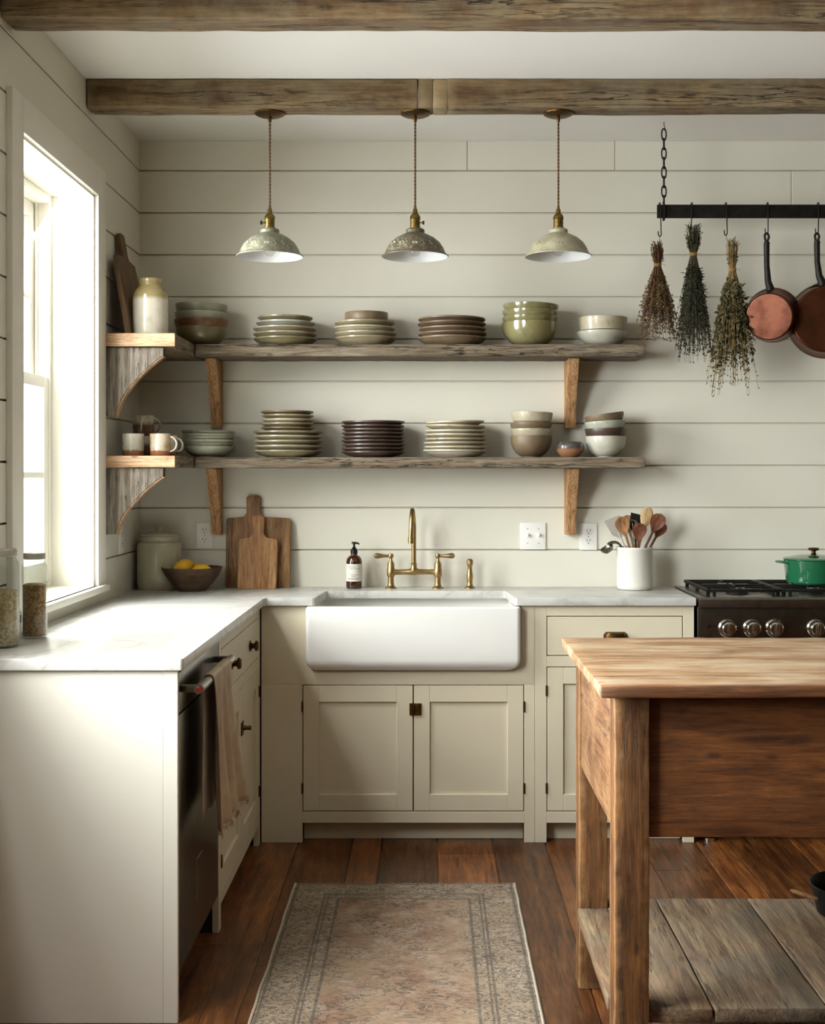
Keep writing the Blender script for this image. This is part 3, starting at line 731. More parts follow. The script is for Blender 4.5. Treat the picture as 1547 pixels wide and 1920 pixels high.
def bowl_prof(r, h, foot=.45, p=.55, t=.005, zc=0):
    f0 = lambda u: foot+(1-foot)*(1-(1-u)**(1.1+1.5*(1-p)*2))**.75
    if zc > 0: f = lambda u: min(f0(u), 1-(t+.003)/r) if u*h < zc else 1-(t+.0025)/r*max(0.0, 1-((u*h-zc)/max(.004, h-zc-.003)))**1.6
    else: f = f0
    o = [(0, .002), (r*foot*.86, .002), (r*foot*.9, 0), (r*foot, 0), (r*foot*1.02, .004)]
    n = 18
    for i in range(1, n+1):
        u = i/n; o.append((r*f(u), .004+(h-.004)*u))
    q = [(r-t*.5, h+.001), (r-t, h-.001)]
    for i in range(n-1, 0, -1):
        u = i/n; q.append((max(r*(f0(u) if zc <= 0 else min(f(u), f0(u)))-t-(.004 if zc > 0 and u*h < zc+.006 else 0), .001), .004+t*.6+(h-.004)*u))
    q += [(r*foot*.6, .004+t), (0, .004+t)]
    return o+q
def straight_prof(r, h, t=.005, foot=.93):
    return [(0, .001), (r*foot, .001), (r*.985, h*.14), (r, h*.5), (r, h-.002), (r-.0015, h), (r-t+.001, h), (r-t, h-.002), (r-t, .01), (r-t-.006, .006), (0, .006)]
ORD = {1: 'topmost', 2: 'second from the top', 3: 'third from the top', 4: 'fourth from the top', 5: 'fifth from the top', 6: 'sixth from the top', 7: 'seventh from the top', 8: 'eighth from the top', 9: 'ninth from the top', 10: 'tenth from the top'}
def X(px, y=5.03): return (px-805)*y/F
def stack(px, y, z, items, where, group, cat, base=None):
    """items bottom to top: (kind, radius, height, spacing, glaze, colour word, tilt)"""
    n = len(items); cache = {}
    for i, (kind, r, h, s, gl, word, tilt) in enumerate(items):
        key = (kind, round(r, 4), h, s)

        prof = plate_prof(r, h, s, min(.006, h*.4)) if kind == 'plate' else (bowl_prof(r, h, *(base or (.45, .55, .004)), (items[i-1][2]-items[i-1][3]-.001) if i else 0) if kind in ('bowl', 'cereal_bowl') else straight_prof(r, h))
        b = MB(); b.lathe(prof, 56, (0, 0, 0), .022 if kind != 'plate' else .010, random.random()*20)
        nm = {'plate': 'plate', 'bowl': 'bowl', 'dish': 'small_dish'}[kind]
        o = b.build(nm, G[gl], ang=50)
        o.location = (X(px, y)+random.uniform(-.0022, .0022), y+random.uniform(-.002, .002), z)
        o.rotation_euler = (math.radians(random.uniform(-.35, .35)), math.radians(random.uniform(-.35, .35)), random.random()*6)
        if tilt: o.rotation_euler = (0, math.radians(tilt), 0)
        k = n-i
        pos = ORD[k] if k < n else 'bottom one'
        if n == 1: lab = '%s %s' % (word, where)
        else: lab = '%s, %s %s' % (word, pos, where)
        tag(o, lab, cat if kind != 'dish' else 'bowl', group)
        z += s
    return z
def mug(px, y, z, r, h, m, ang, label, seed=0, handle=True):
    loc = (X(px, y), y, z)
    o = empty('mug', loc, label, 'mug', 'handmade mugs on the corner shelf')
    b = MB(Matrix.Translation(loc)); b.lathe([(0, .002), (r*.8, .002), (r*.9, 0), (r*.97, .004), (r*.96, h*.3), (r*.99, h*.45), (r*.96, h*.6), (r, h-.002), (r-.0015, h), (r-.004, h-.001), (r-.0045, .01), (0, .007)], 40, (0, 0, 0), .02, seed)
    b.build('cup', m, o, ang=50)
    if handle:
        c, s = math.cos(ang), math.sin(ang); q = MB(Matrix.Translation(loc)); P = []
        for i in range(15):
            a = PI*(.52-1.04*i/14); rr = r*.94+h*.36*math.cos(a)*.9; P.append((c*rr, s*rr, h*.53+h*.33*math.sin(a)))
        q.tube(P, .0052, 10, True, .75); q.build('handle', m, o)
    return o
U, Lw = 'plates and bowls on the upper shelf', 'plates and bowls on the lower shelf'
Y = 5.03
stack(377, Y, ZU, [('bowl', .101, .074, .036, 'olive', 'olive brown bowl', 0), ('bowl', .107, .068, .031, 'rust', 'rust brown glazed bowl', 0), ('bowl', .105, .066, .031, 'sage2', 'pale grey-green bowl', 0), ('bowl', .103, .068, .03, 'sage', 'sage green bowl', 1)],
      'in stack beside the stoneware jar', U, 'bowl', (.5, .6, .005))
P = lambda r, h, s, g, w, t=0: ('plate', r, h, s, g, w, t)
stack(535, Y, ZU, [P(.127, .031, .0215, 'olive', 'olive stoneware plate'), P(.127, .029, .021, 'pgrn', 'pale olive stoneware plate'), P(.126, .03, .024, 'pgrn2', 'pale stone plate'), P(.118, .029, .024, 'white', 'chalky plate'), P(.110, .026, .02, 'pgrn', 'pale olive small plate')],
      'in leftmost plate stack, upper shelf', U, 'plate')
stack(685, Y, ZU, [P(.123, .034, .026, 'pgrn', 'pale olive plate'), P(.124, .027, .019, 'pgrn2', 'stone-coloured plate'), P(.121, .03, .024, 'beige', 'beige plate'), P(.120, .027, .0175, 'pgrn', 'pale olive plate')],
      'in stack under little brown bowl', U, 'plate')
stack(686, Y, ZU+.0865, [('dish', .087, .048, .04, 'taupe', 'small straight-sided brown bowl', 0)], 'standing on the middle plate stack of the upper shelf', U, 'bowl')
stack(848, Y, ZU, [P(.136, .034, .026, 'taupe', 'taupe plate'), P(.137, .026, .018, 'taupe2', 'dark brown plate'), P(.134, .028, .021, 'taupe', 'taupe plate'), P(.136, .026, .018, 'taupe2', 'dark brown plate'), P(.134, .027, .02, 'taupe', 'taupe plate')],
      'in brown stack, upper shelf', U, 'plate')
stack(995, Y, ZU, [('bowl', .113, .094, .030, 'moss', 'glossy moss green bowl', 0), ('bowl', .113, .086, .027, 'moss', 'glossy moss green bowl', 0), ('bowl', .113, .084, .026, 'moss', 'glossy moss green bowl', 0), ('bowl', .112, .082, .03, 'moss', 'glossy moss green bowl', 1.5)],
      'in moss green stack, upper shelf', U, 'bowl', (.5, .5, .0045))
stack(1131, Y, ZU, [('bowl', .104, .058, .052, 'white', 'chalky white bowl', 0), ('bowl', .098, .062, .03, 'cream', 'greyish cream bowl', 0)],
      'of pale pair, right end of upper shelf', U, 'bowl', (.55, .8, .005))
stack(391, Y, ZL, [('bowl', .101, .044, .018, 'sage2', 'shallow grey-green bowl', 0), ('bowl', .103, .040, .014, 'sage', 'shallow sage bowl', 0), ('bowl', .104, .038, .013, 'sage2', 'shallow grey-green bowl', 0), ('bowl', .104, .038, .012, 'sage', 'shallow sage bowl', 0), ('bowl', .104, .036, .012, 'sage2', 'shallow grey-green bowl', 0), ('bowl', .106, .036, .012, 'sage', 'shallow sage bowl', 1)],
      'in stack right of the mugs', Lw, 'bowl', (.55, .75, .004))
zz = stack(540, Y, ZL, [P(.137, .028, .0225, 'pgrn', 'large pale olive plate'), P(.137, .025, .0195, 'pgrn2', 'large stone plate'), P(.138, .025, .0195, 'pgrn', 'large pale olive plate'), P(.137, .025, .0195, 'pgrn2', 'large stone plate'), P(.138, .023, .0185, 'pgrn', 'large pale olive plate')],
      'large one, lower shelf left', Lw, 'plate')
stack(539, Y, zz, [P(.104, .021, .0165, 'taupe', 'small taupe plate'), P(.104, .021, .0165, 'pgrn', 'small olive plate'), P(.104, .021, .0165, 'beige', 'small beige plate'), P(.104, .021, .0165, 'pgrn', 'small olive plate'), P(.105, .019, .016, 'taupe', 'small taupe plate')],
      'small one, atop large plates, lower shelf', Lw, 'plate')
stack(700, Y, ZL, [P(.126, .024, .0150, 'dark', 'dark brown plate') for k in range(9)], 'in dark stack on lower shelf', Lw, 'plate')
stack(854, Y, ZL, [P(.127, .030, .0230, 'beige2', 'pale beige plate'), P(.125, .022, .0160, 'beige', 'beige plate'), P(.125, .022, .0160, 'beige2', 'pale beige plate'), P(.124, .022, .0160, 'beige', 'beige plate'), P(.124, .022, .0160, 'beige', 'beige plate'), P(.124, .022, .0190, 'beige2', 'pale beige plate'), P(.120, .022, .0155, 'beige', 'olive beige plate', 1.2), P(.116, .022, .016, 'beige', 'olive beige plate', -1.5)],
      'in beige stack right of dark plates', Lw, 'plate')
stack(996, Y, ZL, [('bowl', .083, .086, .052, 'taupe', 'brown bowl with pale rim', 0), ('bowl', .084, .062, .026, 'cream', 'cream glazed bowl', 0), ('bowl', .084, .062, .040, 'taupe', 'brown bowl', 0), ('bowl', .083, .062, .03, 'cream', 'cream rimmed bowl', 1.5)],
      'in stack left of small clay dish', Lw, 'bowl', (.45, .5, .0045))
stack(1136, Y, ZL, [('bowl', .081, .084, .056, 'white', 'pale glazed bowl', 0), ('bowl', .083, .058, .033, 'dark', 'dark brown bowl', 0), ('bowl', .080, .056, .032, 'sage2', 'grey-green speckled bowl', -4), ('bowl', .079, .052, .03, 'taupe', 'tilted brown bowl', -8)],
      'in leaning stack, right end of lower shelf', Lw, 'bowl', (.45, .5, .0045))
b = MB(); b.lathe([(0, .002), (.028, .002), (.03, 0), (.04, .006), (.054, .022), (.058, .038), (.055, .052), (.049, .061), (.045, .062), (.044, .058), (.05, .045), (.05, .03), (.035, .01), (0, .008)], 48, (0, 0, 0), .05, 3)
ro = b.build('small_dish', glaze('charcoal_over_clay_glaze', '#3b3836', '#55504c', '#85776a', .3, 30, .3, .3, (.030, .038, '#8f6549')), ang=50)
ro.location = (X(1068), 5.01, ZL); tag(ro, 'small round charcoal and clay dish between the two bowl stacks', 'bowl', Lw)
mug(250, 4.655, ZL, .0405, .083, G['mug'], math.radians(120), 'milky glazed mug with clay foot, leftmost at the front of the corner shelf', 1, False)
mug(301, 4.66, ZL, .040, .083, G['mug2'], math.radians(-12), 'milky mug with amber drips, front right on the corner shelf, nearest the shelf edge', 4)
mug(268, 4.80, ZL, .042, .078, G['mug3'], math.radians(20), 'mug with brown lower half standing behind the front pair, under another mug', 6)
mug(269, 4.80, ZL+.0785, .041, .078, G['mug3'], math.radians(5), 'grey speckled mug stacked on top of another behind the front pair', 9)
mug(313, 4.79, ZL, .040, .08, G['mug'], math.radians(-10), 'pale mug behind the amber dripped one, its loop handle pointing right', 12)

# ---- stoneware jar + leaning board on the corner shelf
b = MB(); jx = X(280, 4.68)
b.lathe([(0, .002), (.060, .002), (.063, 0), (.066, .006), (.0665, .05), (.066, .150), (.062, .168), (.050, .184), (.042, .192), (.040, .197), (.0425, .203), (.044, .212), (.042, .219), (.037, .220), (.035, .214), (.034, .195), (.045, .180), (.058, .16), (.059, .02), (0, .01)], 56)
o = b.build('stoneware_jar', M['jar'], ang=50); o.location = (jx, 4.70, ZU); tag(o, 'two-tone cream and tan stoneware jar on the upper shelf end', 'jar')
def board(name, mat, w, h, th, hw, hh, shoulder, hole=True):
    """paddle board in local XZ, thickness along Y"""
    p = [(-w/2, 0), (w/2, 0), (w/2+.001, h-shoulder)]
    p += [(w/2-shoulder*.35, h-.002), (hw/2+.012, h+.004), (hw/2, h+.02), (hw/2+.002, h+hh-.01), (hw/2-.008, h+hh), (-hw/2+.008, h+hh), (-hw/2-.002, h+hh-.01), (-hw/2, h+.02), (-hw/2-.012, h+.004), (-w/2+shoulder*.35, h-.002), (-w/2-.001, h-shoulder)]
    b = MB(); b.prism(p, 0, th, 'XZ', .003)
    return b.build(name, mat, ang=30)
o = board('cutting_board', M['board3'], .30, .305, .02, .065, .10, .05)
# leans against the left wall: local +x -> +Y, local y (thickness) -> -X
o.rotation_euler = (0, 0, PI/2)
top_in = .066
a = math.asin(top_in/.40)
o.matrix_world = Matrix.Translation((XW+.024+top_in+.0, 4.765, ZU+.001)) @ Matrix.Rotation(-a, 4, 'Y') @ Matrix.Rotation(PI/2, 4, 'Z')
tag(o, 'tall dark paddle board leaning on the left wall behind the stoneware jar', 'cutting board')

# ================================================================ COUNTER THINGS
cx, cy = X(299, 5.045), 5.045
o = empty('lidded_crock', (cx, cy, CT), 'sage-cream glazed crock with lid in the corner of the worktop', 'crock')
b = MB(); b.lathe([(0, 0), (.082, 0), (.088, .008), (.089, .03), (.089, .178), (.084, .188), (.076, .192), (.074, .196), (.076, .200), (.076, .212), (.070, .212), (.069, .2), (.08, .17), (.08, .02), (0, .012)], 56, (cx, cy, CT)); b.build('body', M['crockg'], o)
b = MB(); b.lathe([(0, .215), (.07, .2145), (.079, .2125), (.081, .217), (.078, .222), (.04, .230), (.016, .232), (.014, .238), (.017, .246), (.012, .251), (0, .252)], 48, (cx, cy, CT)); b.build('lid', M['crockg'], o)
bx, by = X(360, 4.97), 4.97
b = MB(); b.lathe([(0, 0), (.052, 0), (.056, .004), (.080, .028), (.104, .060), (.1185, .090), (.119, .094), (.114, .094), (.098, .064), (.072, .032), (.045, .014), (0, .012)], 64, (0, 0, 0), .02, 2)
o = b.build('fruit_bowl', M['bowlwood'], ang=50); o.location = (bx, by, CT); tag(o, 'dark turned wooden bowl holding lemons, in front of the crock', 'bowl')
t = NT('lemon_skin'); t.bump(t.noise(t.co(), 180, 2), .3, .001); M['lemon'] = t.set(t.mix(t.noise(t.co(), 20, 2), '#d9a21a', '#e6b93a'), .4)
for (dx, dy, z, rz, ry, lab) in ((-.030, -.012, .097, .4, 1.3, 'yellow lemon standing highest at the left of the wooden bowl'), (.045, -.028, .080, .2, 1.57, 'yellow lemon lying on the right side of the wooden bowl'), (.006, .04, .078, 1.9, 1.5, 'yellow lemon at the back of the wooden bowl, between the other two')):
    b = MB(); b.lathe([(0, -.043), (.006, -.041), (.012, -.035), (.024, -.022), (.0285, 0), (.024, .022), (.012, .034), (.005, .041), (0, .042)], 28, (0, 0, 0), .02, dx*50)
    o = b.build('lemon', M['lemon'], ang=60); o.location = (bx+dx, by+dy, CT+z); o.rotation_euler = (0, ry, rz); tag(o, lab, 'lemon', 'lemons in the wooden bowl')
# boards on the back wall
def lean(o, x, dist, h, tilt_z=0):
    a = math.atan(dist/h)
    o.matrix_world = Matrix.Translation((x, YB-dist-.024, CT+.0005)) @ Matrix.Rotation(-a, 4, 'X') @ Matrix.Rotation(tilt_z, 4, 'Y')
o = board('cutting_board', M['board'], .262, .285, .02, .055, .092, .01); lean(o, X(483, 5.09), .035, .36)
for v in o.data.vertices:
    if v.co.z > .30: v.co.x -= .022
    elif v.co.z > .27 and abs(v.co.x) < .06: v.co.x -= .022
tag(o, 'large square wooden board with stub handle leaning on the wall left of the sink', 'cutting board', 'boards leaning left of the sink')
o = board('cutting_board', M['board2'], .156, .205, .018, .045, .095, .012); lean(o, X(482, 5.05), .060, .30)
o.location.y -= .025
tag(o, 'small paddle board leaning in front of the large square board', 'cutting board', 'boards leaning left of the sink')
# soap bottle
sx, sy = X(664, 5.07), 5.07
o = empty('soap_dispenser', (sx, sy, CT), 'amber pump bottle with white label left of the tap', 'soap bottle')
b = MB(); b.lathe([(0, .001), (.029, .001), (.032, .004), (.0325, .01), (.0325, .108), (.030, .120), (.022, .130), (.014, .135), (.012, .140), (.012, .146), (0, .146)], 40, (sx, sy, CT)); b.build('bottle', M['amber'], o)
b = MB(); b.lathe([(.0329, .030), (.0331, .030), (.0331, .100), (.0329, .100)], 40, (sx, sy, CT)); lb = b.build('label', M['label'], o)
b = MB()
for z, w0, w1 in ((.088, -.9, .3), (.080, -.6, .9), (.056, -.5, .7), (.050, -.3, .4), (.042, -.8, .8), (.038, -.8, .7)):
    n = 10; vs = []
    for i in range(n+1):
        a = -PI/2+(w0+(w1-w0)*i/n)*.9
        for dz in (0, .0016): vs.append((sx+.0333*math.cos(a), sy+.0333*math.sin(a), CT+z+dz))
    b.add(vs, [(2*i, 2*i+2, 2*i+3, 2*i+1) for i in range(n)])
b.build('print', M['ink'], lb, normals=False)
b = MB(); b.lathe([(0, .140), (.0145, .140), (.0145, .156), (.010, .160), (.007, .166), (.0045, .168), (.0045, .180), (.010, .181), (.010, .187), (0, .188)], 24, (sx, sy, CT))
b.tube([(sx-.008, sy, CT+.184), (sx+.016, sy-.006, CT+.183), (sx+.021, sy-.007, CT+.178)], [.005, .004, .003], 8); b.build('pump', M['plastic'], o)
# tap
fy = 5.068; xl, xr, xm = X(733, fy), X(821, fy), X(776, fy)
o = empty('bridge_tap', (xm, fy, CT), 'antique brass bridge tap with gooseneck spout behind the sink', 'tap')
for x, s in ((xl, -1), (xr, 1)):
    b = MB(); b.lathe([(0, 0), (.024, 0), (.024, .003), (.018, .007), (.013, .014), (.012, .022), (.012, .046), (.0155, .049), (.0165, .056), (.0165, .078), (.0145, .082), (.0145, .098), (.012, .104), (.008, .110), (.006, .116), (.006, .122), (.010, .125), (.0115, .132), (.010, .139), (0, .142)], 28, (x, fy, CT)); p = b.build('pillar', M['brass'], o)
    b = MB(); z = CT+.131; b.tube([(x, fy, z), (x+s*.02, fy-.002, z), (x+s*.035, fy-.003, z+.0005), (x+s*.055, fy-.004, z+.001), (x+s*.064, fy-.004, z+.001), (x+s*.068, fy-.004, z+.001)], [.006, .006, .008, .0115, .010, .004], 14); b.build('lever', M['brass'], p)
b = MB(); zb_ = CT+.066
b.tube([(xl, fy, zb_), (xl+.03, fy, zb_), (xm-.02, fy, zb_+.001), (xm, fy, zb_+.003), (xm+.02, fy, zb_+.001), (xr-.03, fy, zb_), (xr, fy, zb_)], [.0135, .0105, .0115, .0165, .0115, .0105, .0135], 18)
b.lathe([(.0, -.004), (.014, -.002), (.0155, .008), (.012, .022), (.0115, .03), (.0125, .035), (.010, .038), (0, .038)], 24, (xm, fy, zb_)); b.build('bridge', M['brass'], o)
b = MB(); pts = [(xm, fy, zb_+.03), (xm, fy, CT+.24)]; R = .058; cxm = fy-R
for i in range(1, 17): a = PI*i/16; pts.append((xm-.0006*i, fy-R+R*math.cos(a), CT+.24+.0+R*math.sin(a)*1.35))
pts.append((xm-.010, fy-2*R, CT+.205)); b.tube(pts, .0095, 18)
b.tube([(xm-.010, fy-2*R, CT+.212), (xm-.010, fy-2*R, CT+.188)], .0118, 18); b.build('spout', M['brass'], o)
b = MB(); hx = X(881, 5.065)
b.lathe([(0, 0), (.022, 0), (.022, .004), (.014, .010), (.011, .018), (.0115, .03), (.0135, .05), (.011, .064), (.0095, .075), (.009, .088), (.012, .096), (.014, .106), (.013, .114), (.008, .119), (0, .12)], 28, (0, 0, 0))
b.tube([(0, -.005, .107), (-.006, -.018, .106)], .007, 12)
o = b.build('side_sprayer', M['brass'], ang=50); o.location = (hx, 5.068, CT); tag(o, 'small brass side sprayer right of the bridge tap', 'tap sprayer')
# utensil crock
ux, uy = X(1190, 5.03), 5.03
b = MB(); b.lathe([(0, .001), (.066, .001), (.070, .005), (.0715, .02), (.0715, .158), (.073, .160), (.0735, .166), (.072, .170), (.067, .170), (.065, .165), (.065, .012), (0, .008)], 56)
o = b.build('utensil_crock', M['crockw'], ang=50); o.location = (ux, uy, CT); tag(o, 'white stoneware crock full of cooking utensils beside the range', 'crock')
def place_utensil(o, bx_, by_, tx, tz, ty=0, spin=0):
    """base point inside crock, aimed so that its head ends over px tx / height tz"""
    base = Vector((ux+bx_, uy+by_, CT+.012)); tip = Vector((tx, uy+ty, tz)); d = (tip-base).normalized()
    y = (Vector((0, 1, 0))-d*d.y).normalized(); x = y.cross(d)
    m = Matrix((x, y, d)).transposed().to_4x4()
    if o: o.matrix_world = Matrix.Translation(base) @ m @ Matrix.Rotation(spin, 4, 'Z')
    return (tip-base).length
def spoon_mesh(L, w, hl, mat, name='wooden_spoon', flat=False):
    """handle along z from 0, bowl facing -y (local)"""
    b = MB(); n = 14; loops = []
    for i in range(6): z = (L-hl)*i/5; r = .0048+.0006*math.sin(i); loops.append([(r*math.cos(a)*1.15, r*.9*math.sin(a), z) for a in [2*PI*k/16 for k in range(16)]])
    for i in range(1, n+1):
        u = i/n; z = L-hl+hl*u
        wd = .0055+(w/2-.0055)*math.sin(min(1, u/.62)*PI/2)**1.3 if u < .62 else w/2*math.sqrt(max(0.0, 1-((u-.62)/.38)**2))+.0008
        dep = 0 if flat else .010*math.sin(PI*u)
        lp = []
        for k in range(16):
            a = 2*PI*k/16; cx_, sx_ = math.cos(a), math.sin(a)
            yy = dep*(1-(cx_*.95)**2)+(.0028*sx_)
            if flat: yy = .0028*sx_
            lp.append((wd*cx_, yy+.004*(u if flat else 0), z))
        loops.append(lp)
    b.loft(loops); return b.build(name, mat, ang=60)
def wz(py, y=5.03): return EYE+(888-py)*y/F
UG = 'utensils in the white crock'
for (L_, w, hl, m, bx_, by_, px, py, ty, lab, flat) in (
    (.30, .056, .085, 'spoonm', .030, .01, 1160, 968, -.03, 'pale brown wooden spoon leaning left at the front of the white crock', False),
    (.27, .058, .078, 'spoond', .0, .02, 1197, 980, -.045, 'dark brown wooden spoon low in the middle front of the white crock', False),
    (.30, .050, .095, 'spoonl', -.028, -.02, 1217, 950, .0, 'pale flat wooden spatula standing tallest in the white crock', True),
    (.29, .060, .085, 'spoond', -.030, .012, 1238, 963, -.025, 'reddish wooden spoon leaning right out of the white crock', False),
    (.28, .050, .070, 'spoond', -.03, -.03, 1247, 980, .022, 'dark wooden spoon behind the reddish one, leaning furthest right', False),
    (.28, .048, .070, 'spoonm', .03, -.01, 1177, 966, .035, 'brown wooden spoon at the back left of the white crock', False)):
    L_ = place_utensil(None, bx_, by_, X(px), wz(py), ty)
    o = spoon_mesh(L_, w, hl, M[m], 'wooden_spatula' if flat else 'wooden_spoon', flat)
    place_utensil(o, bx_, by_, X(px), wz(py), ty); tag(o, lab, 'spatula' if flat else 'spoon', UG)
# metal turner
b = MB(); b.tube([(0, 0, 0), (0, 0, .24)], .003, 8)
b.prism([(-.006, .215), (.006, .215), (.030, .24), (.032, .30), (-.032, .304), (-.028, .24)], -.001, .001, 'XZ')
o = b.build('slotted_turner', M['satin']); place_utensil(o, .035, .0, X(1136), wz(948), .0, 0); tag(o, 'steel turner leaning far left out of the white crock', 'spatula', UG)
# ladle
b = MB(); P_ = [(0, 0, 0), (0, 0, .19)]
for i in range(1, 9): a = PI*.62*i/8; P_.append((-.03+.03*math.cos(a), 0, .19+.03*math.sin(a)))
b.tube(P_, [.0035]*2+[.004+.0007*i for i in range(8)], 8)
e = P_[-1]; b.lathe([(0, -.02), (.016, -.016), (.026, -.004), (.028, .006), (.0265, .006), (.024, -.002), (.014, -.013), (0, -.017)], 24, (e[0]-.012, 0, e[2]-.008))
o = b.build('ladle', M['steeld']); place_utensil(o, .04, .02, X(1150), wz(1000), -.01, 0); tag(o, 'dark steel ladle hooking left over the rim of the white crock', 'ladle', UG)
# whisk
b = MB(); b.tube([(0, 0, 0), (0, 0, .17)], .005, 10)
for k in range(6):
    a = PI*k/6; pp = []
    for i in range(17):
        u = i/16*2-1; rr = .024*math.sin(math.acos(max(-1, min(1, u)))) ; z = .17+.10*math.cos(u*PI/2)**.7 if abs(u) < 1 else .17
        r_ = .026*math.sin(u*PI)*(1 if abs(u) < .5 else 1); pp.append((math.cos(a)*r_, math.sin(a)*r_, z))
    b.tube(pp, .0008, 5)
o = b.build('whisk', M['chrome']); place_utensil(o, .01, -.03, X(1183), wz(962), .02); tag(o, 'steel wire whisk upright at the back of the white crock', 'whisk', UG)
# black slotted spatula
b = MB(); b.tube([(0, 0, 0), (0, 0, .22)], .004, 8); b.prism([(-.008, .215), (.008, .215), (.026, .24), (.027, .29), (-.020, .30), (-.024, .24)], -.0012, .0012, 'XZ')
o = b.build('turner', M['iron2']); place_utensil(o, .0, -.02, X(1195), wz(966), .035); tag(o, 'dark grey turner at the back middle of the white crock', 'spatula', UG)
# switch + outlets
def plate_cover(x, z, w, h, kind, label, left=False):
    o = empty('light_switch' if kind == 'switch' else 'wall_outlet', (x, YB, z), label, 'light switch' if kind == 'switch' else 'outlet', None if kind == 'switch' else 'wall outlets')
    b = MB(); b.box(x-w/2, x+w/2, YB-.006, YB-.0002, z-h/2, z+h/2, .003); pl = b.build('cover_plate', M['white'], o)
    if kind == 'switch':
        for dx in (-.023, .023):
            q = MB(); q.box(x+dx-.006, x+dx+.006, YB-.0065, YB-.005, z-.013, z+.013, .0005); q.build('switch_slot', M['white'], o)
            q = MB(); q.box(x+dx-.0038, x+dx+.0038, YB-.018, YB-.0065, z-.001, z+.010, .001); q.build('toggle', M['white'], o)
            for dz in (-.03, .03):
                q = MB(); q.lathe([(0, .0012), (.002, .001), (.0028, 0), (0, 0)], 12, (x+dx, YB-.006, z+dz), 0, 0, Matrix.Rotation(PI/2, 4, 'X')); q.build('screw', M['tin'], o)
    else:
        for dz in (-.020, .020):
            q = MB(); q.lathe([(0, .0015), (.0155, .0015), (.0165, 0), (0, 0)], 28, (x, YB-.006, z+dz), 0, 0, Matrix.Rotation(PI/2, 4, 'X'), 1, .85); r = q.build('receptacle', M['white'], o)
            s = MB()
            for dx in (-.006, .006): s.box(x+dx-.0012, x+dx+.0012, YB-.0082, YB-.0074, z+dz+.001, z+dz+.009)
            s.lathe([(0, .0008), (.0024, .0008), (.0024, 0), (0, 0)], 12, (x, YB-.0074, z+dz-.006), 0, 0, Matrix.Rotation(PI/2, 4, 'X')); s.build('slots', M['slot'], r)
        q = MB(); q.lathe([(0, .0012), (.002, .001), (.0028, 0), (0, 0)], 12, (x, YB-.006, z), 0, 0, Matrix.Rotation(PI/2, 4, 'X')); q.build('screw', M['tin'], o)
    return o
plate_cover(X(999.5, 5.15), wz(1005, 5.15), .104, .110, 'switch', 'white double toggle switch plate on the wall right of the tap')
plate_cover(X(1103, 5.15), wz(1006, 5.15), .072, .110, 'outlet', 'white double outlet on the wall behind the utensil crock')
plate_cover(X(384, 5.15), wz(1004, 5.15), .070, .108, 'outlet', 'white double outlet on the wall between crock and cutting boards')
# outlet on the left wall seen edge-on
o = plate_cover(0, 0, .072, .110, 'outlet', 'white double outlet on the left wall near the corner, seen almost edge-on')
o.matrix_world = Matrix.Translation((XW, 4.83, EYE-(1012-888)*4.83/F)) @ Matrix.Rotation(PI/2, 4, 'Z')
# green pot on the range
px_, py_ = 1.512, 4.93; zc = .9515
o = empty('casserole_pot', (px_, py_, zc), 'green enamelled casserole pot with lid on the range', 'pot')
b = MB(); b.lathe([(0, 0), (.094, 0), (.104, .008), (.108, .025), (.114, .088), (.1155, .094), (.111, .094), (.105, .03), (0, .012)], 56, (px_, py_, zc))
bd = b.build('body', M['green'], o)
for s in (-1, 1):
    q = MB(); q.tube([(px_+s*.108, py_-.035, zc+.083), (px_+s*.132, py_-.030, zc+.086), (px_+s*.146, py_, zc+.087), (px_+s*.132, py_+.030, zc+.086), (px_+s*.108, py_+.035, zc+.083)], .0055, 10, True, .8); q.build('handle', M['green'], o)
b = MB(); b.lathe([(0, .0945), (.110, .0945), (.1175, .0955), (.118, .099), (.113, .102), (.10, .104), (.06, .112), (0, .116)], 56, (px_, py_, zc)); ld = b.build('lid', M['green'], o)
b = MB(); b.lathe([(0, .115), (.012, .115), (.008, .120), (.008, .128), (.020, .132), (.022, .137), (.018, .141), (0, .142)], 28, (px_, py_, zc)); b.build('knob', M['brassd'], ld)
# glass jars
def grain(name, a, b_, c):
    t = NT(name); v = t.co(); vo = t.n('ShaderNodeTexVoronoi'); vo.inputs['Scale'].default_value = 130; t.l(v, vo.inputs['Vector'])
    col = t.mix(t.ramp(t.noise(v, 9, 4), [(.35, 0.), (.65, 1.)]), a, b_); col = t.mix(t.ramp(vo.outputs['Distance'], [(.35, 0.), (.75, .8)]), col, c)
    t.bump(vo.outputs['Distance'], .8, .003); return t.set(col, .8)
def glass_jar(x, y, r, h, fill, mat, label):
    o = empty('glass_jar', (x, y, CT), label, 'jar', 'glass storage jars by the window')
    b = MB(); b.lathe([(0, .001), (r*.85, 0), (r*.98, .005), (r, .014), (r, h*.80), (r*.96, h*.86), (r*.80, h*.90), (r*.78, h*.93), (r*.76, h*.955),
                       (r*.73, h*.955), (r*.75, h*.90), (r*.92, h*.85), (r-.003, h*.79), (r-.003, .014), (r*.9, .006), (0, .005)], 48, (x, y, CT)); b.build('glass_body', M['glass'], o)
    b = MB(); b.lathe([(0, h*.925), (r*.82, h*.925), (r*.85, h*.93), (r*.85, h*.985), (r*.80, h), (r*.68, h), (r*.66, h*.995), (0, h*.995)], 48, (x, y, CT)); b.build('lid', M['tin'], o)
    b = MB(); b.lathe([(0, .0065), (r*.88, .0068), (r-.0040, .015), (r-.0040, fill), (r*.6, fill+.004), (r*.2, fill+.001), (0, fill+.003)], 48, (x, y, CT), .012, 2); tag(b.build('contents', mat, o), None)
